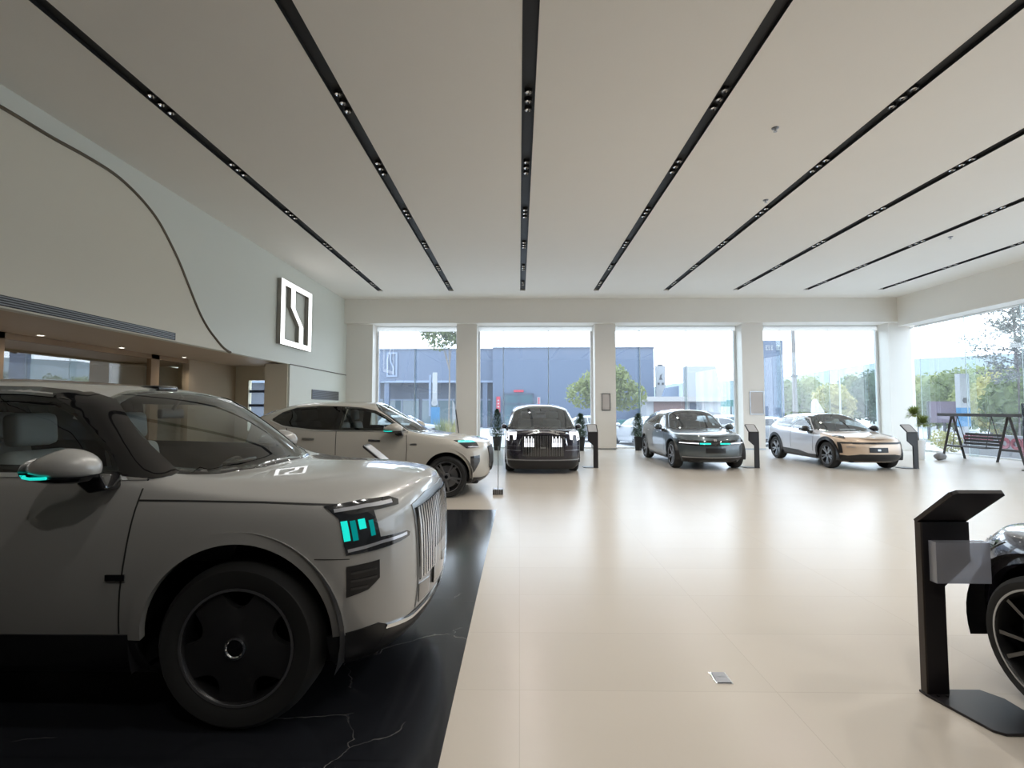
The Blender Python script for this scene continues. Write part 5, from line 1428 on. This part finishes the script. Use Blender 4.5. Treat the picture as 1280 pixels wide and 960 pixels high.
# low white building
t = empty('low_white_building', (13.7, 41.6, GZ), label='low white building with a big white sign box on its roof', cat='building')
bm = nb(); box(bm, (-3.0, .3, 0), (3.2, 2.5, 2.4)); obj('walls', bm, M['extwhite'], t)
bm = nb(); box(bm, (-3.2, -.5, 2.4), (3.35, 2.6, 2.8)); obj('roof_slab', bm, mat('ext_cream', (.27, .26, .25), .6), t)
bm = nb(); prism(bm, [(.25, 2.8), (3.2, 2.8), (2.75, 5.35), (.25, 5.35)], 0, .8, 'y'); obj('roof_sign_box', bm, M['extwhite'], t)
bm = nb(); box(bm, (-2.4, .22, .1), (.2, .3, 2.4)); obj('brown_shutter', bm, mat('ext_brown', (.14, .085, .075), .6), t)
bm = nb(); box(bm, (.6, .22, .1), (1.6, .3, 2.3)); obj('doorway', bm, M['facade2'], t)
bm = nb(); prism(bm, [(-1.2, 2.8), (-.9, 3.6), (.25, 3.8), (.25, 2.8)], 1.9, 2.3, 'y'); obj('roof_gable', bm, M['facadeline'], t)
t = empty('teal_shelter', (18.9, 46, GZ), label='small teal shelter beside the low white building', cat='shelter')
bm = nb(); box(bm, (-.8, 0, 2.0), (.8, 1.5, 2.6)); obj('shelter_top', bm, M['teal2'], t); bm = nb(); box(bm, (-.7, .1, 0), (-.6, .2, 2.0)); box(bm, (.6, .1, 0), (.7, .2, 2.0)); obj('posts', bm, M['dark'], t)
t = empty('green_bin', (6.35, 30, GZ), label='teal green wheeled bin outside, under the round tree', cat='bin')
bm = nb(); prism(bm, [(-.28, .1), (.28, .1), (.36, 1.05), (-.36, 1.05)], -.3, .3, 'y'); obj('bin_body', bm, M['teal2'], t); bm = nb(); box(bm, (-.38, -.33, 1.05), (.38, .33, 1.12)); obj('lid', bm, M['teal2'], t)
bm = nb(); lathe(bm, [(.1, -.3), (.1, .3)], 12, 'y', M=Matrix.Translation((-.2, 0, .1))); obj('wheel', bm, M['rubber'], t)


def tree(label, x, y, crown, trunk, leafm, n, size, group=None, name='tree', tr=.10, core=0):
    """crown: list of (dx, dy, z, rx, ry, rz)"""
    t = empty(name, (x, y, GZ), label=label, cat='tree', group=group)
    bm = nb(); top = trunk
    tube(bm, [(0, 0, 0), (.05, 0, top * .5), (0, .05, top)], tr, 7, tr * .5)
    for c in crown[:5]: tube(bm, [(0, .03, top * .75), (c[0] * .7, c[1] * .7, c[2])], tr * .5, 5, tr * .15)
    obj('trunk', bm, M['bark'], t)
    bm = nb(); tot = sum(c[3] * c[5] for c in crown)
    for c in crown: leaves(bm, c[:3], c[3:], int(n * c[3] * c[5] / tot), size)
    if core:
        for c in crown: blob(bm, c[:3], [q * core for q in c[3:]], 3, noise=.12)
    obj('crown', bm, leafm, t)
    return t


p = at_y(757, 511, 32)
tree('round bright green tree on a thin trunk before the blue-grey building', p.x, 32, [(0, 0, 3.2, 1.9, 1.6, 1.3), (-1.2, .2, 2.7, 1.4, 1.2, .95), (1.3, 0, 2.6, 1.4, 1.2, .95), (.3, .1, 4.0, 1.2, 1.1, .75)], 2.2, M['leaflight'], 2600, .17)
p = at_y(561, 511, 36)
tree('tall thin tree with a pale crown above the blue-grey roof', p.x, 36, [(-.7, 0, 7.2, 1.4, 1, 1.2), (.4, .2, 7.7, 1.2, 1.2, 1.1), (-1.3, 0, 8.0, 1.1, 1, 1.0)], 6.2, M['leafmid'], 1800, .16, tr=.09)
# utility pole, lamps
p = at_y(994, 511, 34)
t = empty('utility_pole', (p.x, 34, GZ), label='tall tapering grey concrete utility pole beside the blue-grey sign tower', cat='pole')
bm = nb(); tube(bm, [(0, 0, 0), (0, 0, 11)], .17, 12, .09); obj('shaft', bm, noise_mat('concrete', (.10, .095, .09), (.14, .13, .12), 3, .8), t)
bm = nb(); lathe(bm, [(.17, 3.95), (.2, 3.98), (.2, 4.06), (.17, 4.1)], 14, close=False); obj('pole_band', bm, M['dark'], t)
for px, y, zt, l, mk in ((1050.5, 36, 4.3, 'thin white street lamp with a side arm, before the trees', 'extwhite'), (474, 34, 3.7, 'dark street lamp with a side arm, beside the first window frame', 'facade')):
    p = at_y(px, 511, y)
    t = empty('street_lamp', (p.x, y, GZ), label=l, cat='street lamp')
    bm = nb(); tube(bm, [(0, 0, 0), (0, 0, zt)], .07, 8, .05); obj('post', bm, M[mk], t)
    bm = nb(); tube(bm, [(0, 0, zt), (.9, 0, zt + .05)], .035, 6); obj('arm', bm, M[mk], t)
    bm = nb(); box(bm, (.7, -.07, zt + .0), (1.1, .07, zt + .08)); obj('lamp_head', bm, M[mk], t)
# trees beyond the road
TL = [(985, 52, 'leafmid', 474, 'bushy mid-green tree just past the sign tower, behind the utility pole'), (1012, 62, 'leaflight', 468, 'pale green tree past the utility pole, over the white sculpture'),
      (1040, 56, 'leafyellow', 478, 'yellow-green tree beside the thin white street lamp'), (1066, 68, 'leafmid', 466, 'mid-green tree between the white street lamp and the corner column'),
      (1092, 59, 'leafdark', 462, 'darker green tree seen past the edge of the corner column')]
for px, y, mk, yt, l in TL:
    p = at_y(px, 511, y); h = (511 - yt) / 620 * y + 1.8
    tree(l, p.x, y, [(0, 0, h * .62, 1.9, 1.6, h * .38), (-1.3, 0, h * .48, 1.5, 1.4, h * .34), (1.3, .3, h * .46, 1.5, 1.4, h * .34), (.2, -.2, h * .22, 1.9, 1.3, h * .2)], h * .4, M[mk], 1500, .26, 'trees beyond the forecourt', core=.8)
TR = [(1148, 50, 'leafmid', 468, 'mid-green tree next to the corner column, beyond the side windows'), (1171, 45, 'leaflight', 464, 'light green tree behind the low violet hoarding'), (1192, 40, 'leafmid', 462, 'mid-green tree directly behind the white and blue pylon'),
      (1216, 54, 'leaflight', 455, 'light green rounded tree just past the white and blue pylon'), (1238, 35, 'leaflight', 456, 'bright green tree over the beam of the garden swing'), (1260, 30, 'leafyellow', 458, 'yellow-green tree behind the display screen edge'),
      (1284, 25, 'leafmid', 455, 'mid-green tree cut off by the picture edge, behind the bare tree')]
for px, y, mk, yt, l in TR:
    p = at_y(px, 511, y); h = (511 - yt) / 620 * y + 1.8; s = y / 38
    tree(l, p.x, y, [(0, 0, h * .62, 1.9 * s, 1.6, h * .38), (-1.2 * s, 0, h * .48, 1.5 * s, 1.4, h * .34), (1.2 * s, .3, h * .46, 1.5 * s, 1.4, h * .34), (.2, -.2, h * .24, 2.0 * s, 1.3, h * .22)], h * .35, M[mk], 2200, .19, 'trees beyond the side windows', core=.8)
# bare tree
p = at_y(1272, 511, 20)
t = empty('bare_tree', (p.x, 20, GZ), label='tall sparse tree with thin bare twigs against the white sky', cat='tree')
bm = nb(); tube(bm, [(0, 0, 0), (.1, 0, 3), (0, 0, 6)], .06, 7, .03); obj('trunk', bm, M['bark'], t)
bm = nb(); b3 = nb()
for _ in range(70):
    z = random.uniform(3.0, 6.6); a = random.uniform(0, 2 * PI); L = random.uniform(.7, 1.7)
    q = V((0, 0, z)); e = q + V((math.cos(a) * L, math.sin(a) * L, random.uniform(-.2, .7)))
    tube(bm, [q, q.lerp(e, .5) + V((0, 0, .12)), e], .018, 4, .006)
    for _ in range(12):
        leaves(b3, q.lerp(e, random.uniform(.3, 1.05)), (.2, .2, .2), 5, .07, 0)
obj('branches', bm, M['bark'], t); obj('sparse_leaves', b3, noise_mat('grey_foliage', (.12, .13, .115), (.17, .18, .15), 6, .6), t)
# hills
bm = nb()
prev = None
hp = [(-10, 3), (20, 4.5), (45, 9), (70, 10), (95, 14), (125, 15), (160, 20), (200, 30), (240, 30)]
for x, h in hp:
    vs = [bm.verts.new((x, 150 - x * .35, GZ)), bm.verts.new((x, 160 - x * .35, h)), bm.verts.new((x, 200 - x * .35, h * .8))]
    if prev:
        for k in (0, 1): bm.faces.new([prev[k], vs[k], vs[k + 1], prev[k + 1]])
    prev = vs
struct('hills', bm, noise_mat('hazy_hill', (.17, .20, .21), (.15, .18, .19), .08, .9))
# hedge, hoarding, yellow shrubs
t = empty('violet_hoarding', (0, 0, 0), label='low violet-grey hoarding under the trees beyond the side windows', cat='hoarding')
a_, b_ = at_y(1163, 511, 27), at_y(1203, 511, 27)
bm = nb(); box(bm, (a_.x, 27, .9), (b_.x, 27.1, 2.05)); obj('boards', bm, mat('ext_violet', (.10, .075, .105), .7), t)
bm = nb()
for x in (a_.x, (a_.x + b_.x) / 2, b_.x): box(bm, (x - .05, 27.1, GZ), (x + .05, 27.2, 2.05))
obj('posts', bm, M['dark'], t)
for px, y, l in ((1187, 20.6, 'yellow-green shrub outside at the foot of the white and blue pylon'), (1174, 23, 'low yellow-green shrub outside, nearest the tall white pot'), (1222, 20.0, 'yellow-green shrub outside behind the red letters')):
    p = at_y(px, 511, y); t = empty('shrub', (p.x, y, GZ), label=l, cat='shrub', group='yellow-green shrubs outside'); bm = nb(); leaves(bm, (0, 0, .42), (.45, .4, .42), 260, .07); obj('foliage', bm, M['leafyellow'], t)
    bm = nb(); tube(bm, [(0, 0, 0), (0, 0, .5)], .02, 5); obj('stem', bm, M['bark'], t)
for px, y, l in ((553, 25.2, 'spiky green ornamental grass clump outside the first window'), (566, 23.0, 'yellow-green ornamental grass clump outside, next to the column')):
    p = at_y(px, 511, y); t = empty('grass_clump', (p.x, y, GZ), label=l, cat='plant'); bm = nb()
    for _ in range(150):
        a = random.uniform(0, 2 * PI); r = random.uniform(0, .12); L = random.uniform(.5, 1.45); le = random.uniform(.05, .45)
        q = V((r * math.cos(a), r * math.sin(a), 0)); e = q + V((math.cos(a) * L * le, math.sin(a) * L * le, L)); s_ = V((-math.sin(a), math.cos(a), 0)) * .018
        bm.faces.new([bm.verts.new(v) for v in (q - s_, q.lerp(e, .6) + V((0, 0, .08)) - s_, e, q.lerp(e, .6) + V((0, 0, .08)) + s_)])
    obj('blades', bm, M['leafmid'] if px < 560 else M['leafyellow'], t)
t = empty('feather_flag', (at_y(566, 511, 26).x, 26, GZ), label='small white feather flag outside the first window, next to the column', cat='flag')
bm = nb(); prism(bm, [(-.02, 1.0), (.12, 1.1), (.16, 1.5), (.10, 2.0), (-.02, 2.25)], -.01, .01, 'y'); obj('cloth', bm, M['extwhite'], t); bm = nb(); tube(bm, [(-.03, 0, 0), (-.03, 0, 2.3)], .015, 6); obj('pole', bm, M['dark'], t)
# white outdoor sculpture
p = at_y(1020, 511, 26)
t = empty('white_sculpture', (p.x, 26, GZ), label='white angular sculpture outside, seen over the crossover roof', cat='sculpture')
bm = nb(); prism(bm, [(-.42, .9), (-.38, 1.5), (-.20, 1.55), (-.16, 2.15), (-.02, 2.30), (.10, 2.05), (.32, 1.7), (.62, .9), (.30, .9), (.12, 1.35), (-.05, 1.2), (-.15, .9)], -.15, .15, 'y'); obj('figure', bm, mat('ext_sculpture', (.42, .43, .44), .5), t, bevel=.03)
bm = nb(); box(bm, (-.6, -.4, 0), (.8, .4, .9)); obj('plinth', bm, M['extwhite'], t)
# red letters on a low white wall
t = empty('letter_sign', (17.5, 18.2, GZ), -PI / 2, label='large red letters on a low white wall outside the side windows', cat='sign')
bm = nb(); box(bm, (-1.7, 0, 0), (1.5, .2, .83)); obj('low_wall', bm, mat('ext_lightwall', (.34, .33, .33), .7), t)


def ring_letter(cx, cz, r, w_):
    bm = nb(); lathe(bm, [(r - w_, -.0), (r - w_, -.05), (r, -.05), (r, -.0), (r - w_, -.0)], 28, 'y', close=False, M=Matrix.Translation((cx, 0, cz)))
    return bm


for cx in (.0, .43): obj('letter', ring_letter(cx, .55, .20, .10), M['extred'], t)
bm = ring_letter(.84, .55, .20, .10); box(bm, (.64, -.055, .10), (.74, .0, .75)); obj('letter', bm, M['extred'], t)
bm = nb()
for k in range(7): box(bm, (-1.60 + k * .17, -.05, .66 + .03 * (k % 2)), (-1.47 + k * .17, -.0, .76 + .03 * ((k * 5) % 3)))
box(bm, (-1.65, -.05, .62), (-.45, -.0, .66)); obj('small_lettering', bm, M['extred'], t)
# parked cars outside: one simple model, copied
pk = base(wb=2.6, fo=.85, ro=.95, W=1.8, R=.32, rim=.23, wd=.22, arch=.38, zarch=.34, style=(5, .15, .02), wheel_mats=w2,
          zm=[.18, .22, .34, .60, .85, .96], zf=[.20, .26, .36, .54, .74, .82], zr=[.28, .34, .46, .7, .92, 1.0], rec_f=[.14, .05, 0, 0, .05, .16],
          z6=[(-2.2, 1.0), (0, .96), (.7, .94), (1.1, .90), (2.1, .80)], fcorner=(.18, .80), fhalf=(.05, .46), fquart=(.46, .955),
          xrr=-1.5, xt=-1.9, zt=1.0, xr7=-1.3, xh9=.05, xh7=.18, xc9=1.0, zc9=.95, xc7=.76, yc7=.80, zc7=.95, bulge=.04,
          roof=[(-1.6, 1.36), (-.8, 1.46), (.05, 1.42)], rail=[(-1.3, 1.30), (-.8, 1.36), (.2, 1.29)], yrail=[(-1.3, .58), (.2, .62)],
          hood=[(.95, .95), (1.5, .91), (2.1, .78)], paint=paint('parked_white_paint', (.34, .35, .37), 0, .4), lip_w=.04,
          side_windows=[('front_side_window', [(.60, .99), (.2, 1.24), (-.35, 1.31), (-.38, 1.0)], M['carprivacy']), ('rear_side_window', [(-.44, 1.0), (-.41, 1.31), (-1.0, 1.28), (-1.4, 1.12), (-1.3, 1.03)], M['carprivacy'])],
          windscreen=[(.98, .30), (.90, .56), (.76, .72), (.25, .58), (.12, .40), (.07, .2)], rear_window=[(.5, 1.04), (.58, 1.06), (.48, 1.26), (.3, 1.3)],
          patches=[('headlight', [(1.65, .84, .80), (1.95, .70, .78), (1.95, .70, .68), (1.75, .82, .70)], 'D', M['led'], .008), ('grille_opening', [(-.5, .60), (.5, .60), (.45, .34), (-.45, .34)], 'F', M['fog'], .01)],
          mirror=(.52, .88, .99), group='white cars parked outside')
PC = [((-6.3, 28.5), .25, 'white car parked outside the first window, beyond the beige SUV'), ((3.3, 27.6), PI, 'white car parked outside, half hidden behind the people carrier'), ((6.0, 24.6), PI / 2 + .2, 'white car parked outside behind the slender conifer pot'),
      ((10.6, 26.5), .1, 'white car parked outside just beyond the grey SUV'), ((12.1, 31.0), 2.9, 'white car parked further out, beside the third column'), ((12.4, 24.6), .2, 'white car parked outside just behind the crossover tail')]
pc0 = None
for (x, y), rz, l in PC:
    if pc0 is None: c_, _, _ = build_car('parked_car', l, 'car', pk, (x, y, GZ), rz, 1); pc0 = c_
    else: c_ = copy_tree(pc0)
    c_.location = (x, y, GZ); c_.rotation_euler = (0, 0, rz); tag(c_, l)
# ------------------------------------------------------------------ light, world, view
# the lamps of the ceiling channels: one soft flood per group of three spotlights
LAMP_W = 170
for i, s in enumerate(SLOTS):
    if i not in (2, 4, 6): continue
    for gy in (-1.2, 2.0, 4.2, 6.4, 8.4, 10.6, 12.8, 15.0, 17.2):
        ld = bpy.data.lights.new('ceiling_lamp', 'SPOT'); ld.energy = LAMP_W * (1 if gy < 9 else .55) * (1 if i < 6 else .6); ld.spot_size = math.radians(150); ld.spot_blend = .6; ld.shadow_soft_size = .04; ld.color = (1.0, .96, .90)
        lo = bpy.data.objects.new('ceiling_lamp_light', ld); COL.objects.link(lo); lo.location = (s, gy, ZC - .03)

wd = bpy.data.worlds.new('overcast_sky'); scene.world = wd; wd.use_nodes = True
nt = wd.node_tree; bg = nt.nodes['Background']
tc = nt.nodes.new('ShaderNodeTexCoord'); sp = nt.nodes.new('ShaderNodeSeparateXYZ'); mr = nt.nodes.new('ShaderNodeMapRange')
mr.inputs['From Min'].default_value = 0.0; mr.inputs['From Max'].default_value = 0.7
mx = nt.nodes.new('ShaderNodeMix'); mx.data_type = 'RGBA'
mx.inputs['A'].default_value = (0.87, 0.925, 1.0, 1); mx.inputs['B'].default_value = (0.78, 0.88, 1.0, 1)
nt.links.new(tc.outputs['Generated'], sp.inputs[0]); nt.links.new(sp.outputs['Z'], mr.inputs['Value']); nt.links.new(mr.outputs[0], mx.inputs['Factor'])
# sky dimmed towards the long window wall to cut its light indoors, full ahead
dx = nt.nodes.new('ShaderNodeMapRange'); dx.inputs['From Min'].default_value = 0.1; dx.inputs['From Max'].default_value = 0.95
dx.inputs['To Min'].default_value = 1.0; dx.inputs['To Max'].default_value = 0.5
nt.links.new(sp.outputs['X'], dx.inputs['Value'])
sc_ = nt.nodes.new('ShaderNodeVectorMath'); sc_.operation = 'SCALE'
nt.links.new(mx.outputs['Result'], sc_.inputs[0]); nt.links.new(dx.outputs[0], sc_.inputs['Scale'])
nt.links.new(sc_.outputs[0], bg.inputs['Color'])
SKY = 6.2
bg.inputs['Strength'].default_value = SKY
scene.view_settings.view_transform = 'Standard'
scene.view_settings.look = 'None'
scene.view_settings.gamma = 1.0
scene.view_settings.exposure = 0.2
scene.view_settings.use_curve_mapping = False
c = scene.cycles
c.use_denoising = True
c.max_bounces = 10; c.diffuse_bounces = 5; c.glossy_bounces = 4; c.transmission_bounces = 6; c.transparent_max_bounces = 24
c.caustics_reflective = False; c.caustics_refractive = False
c.sample_clamp_indirect = 6.0
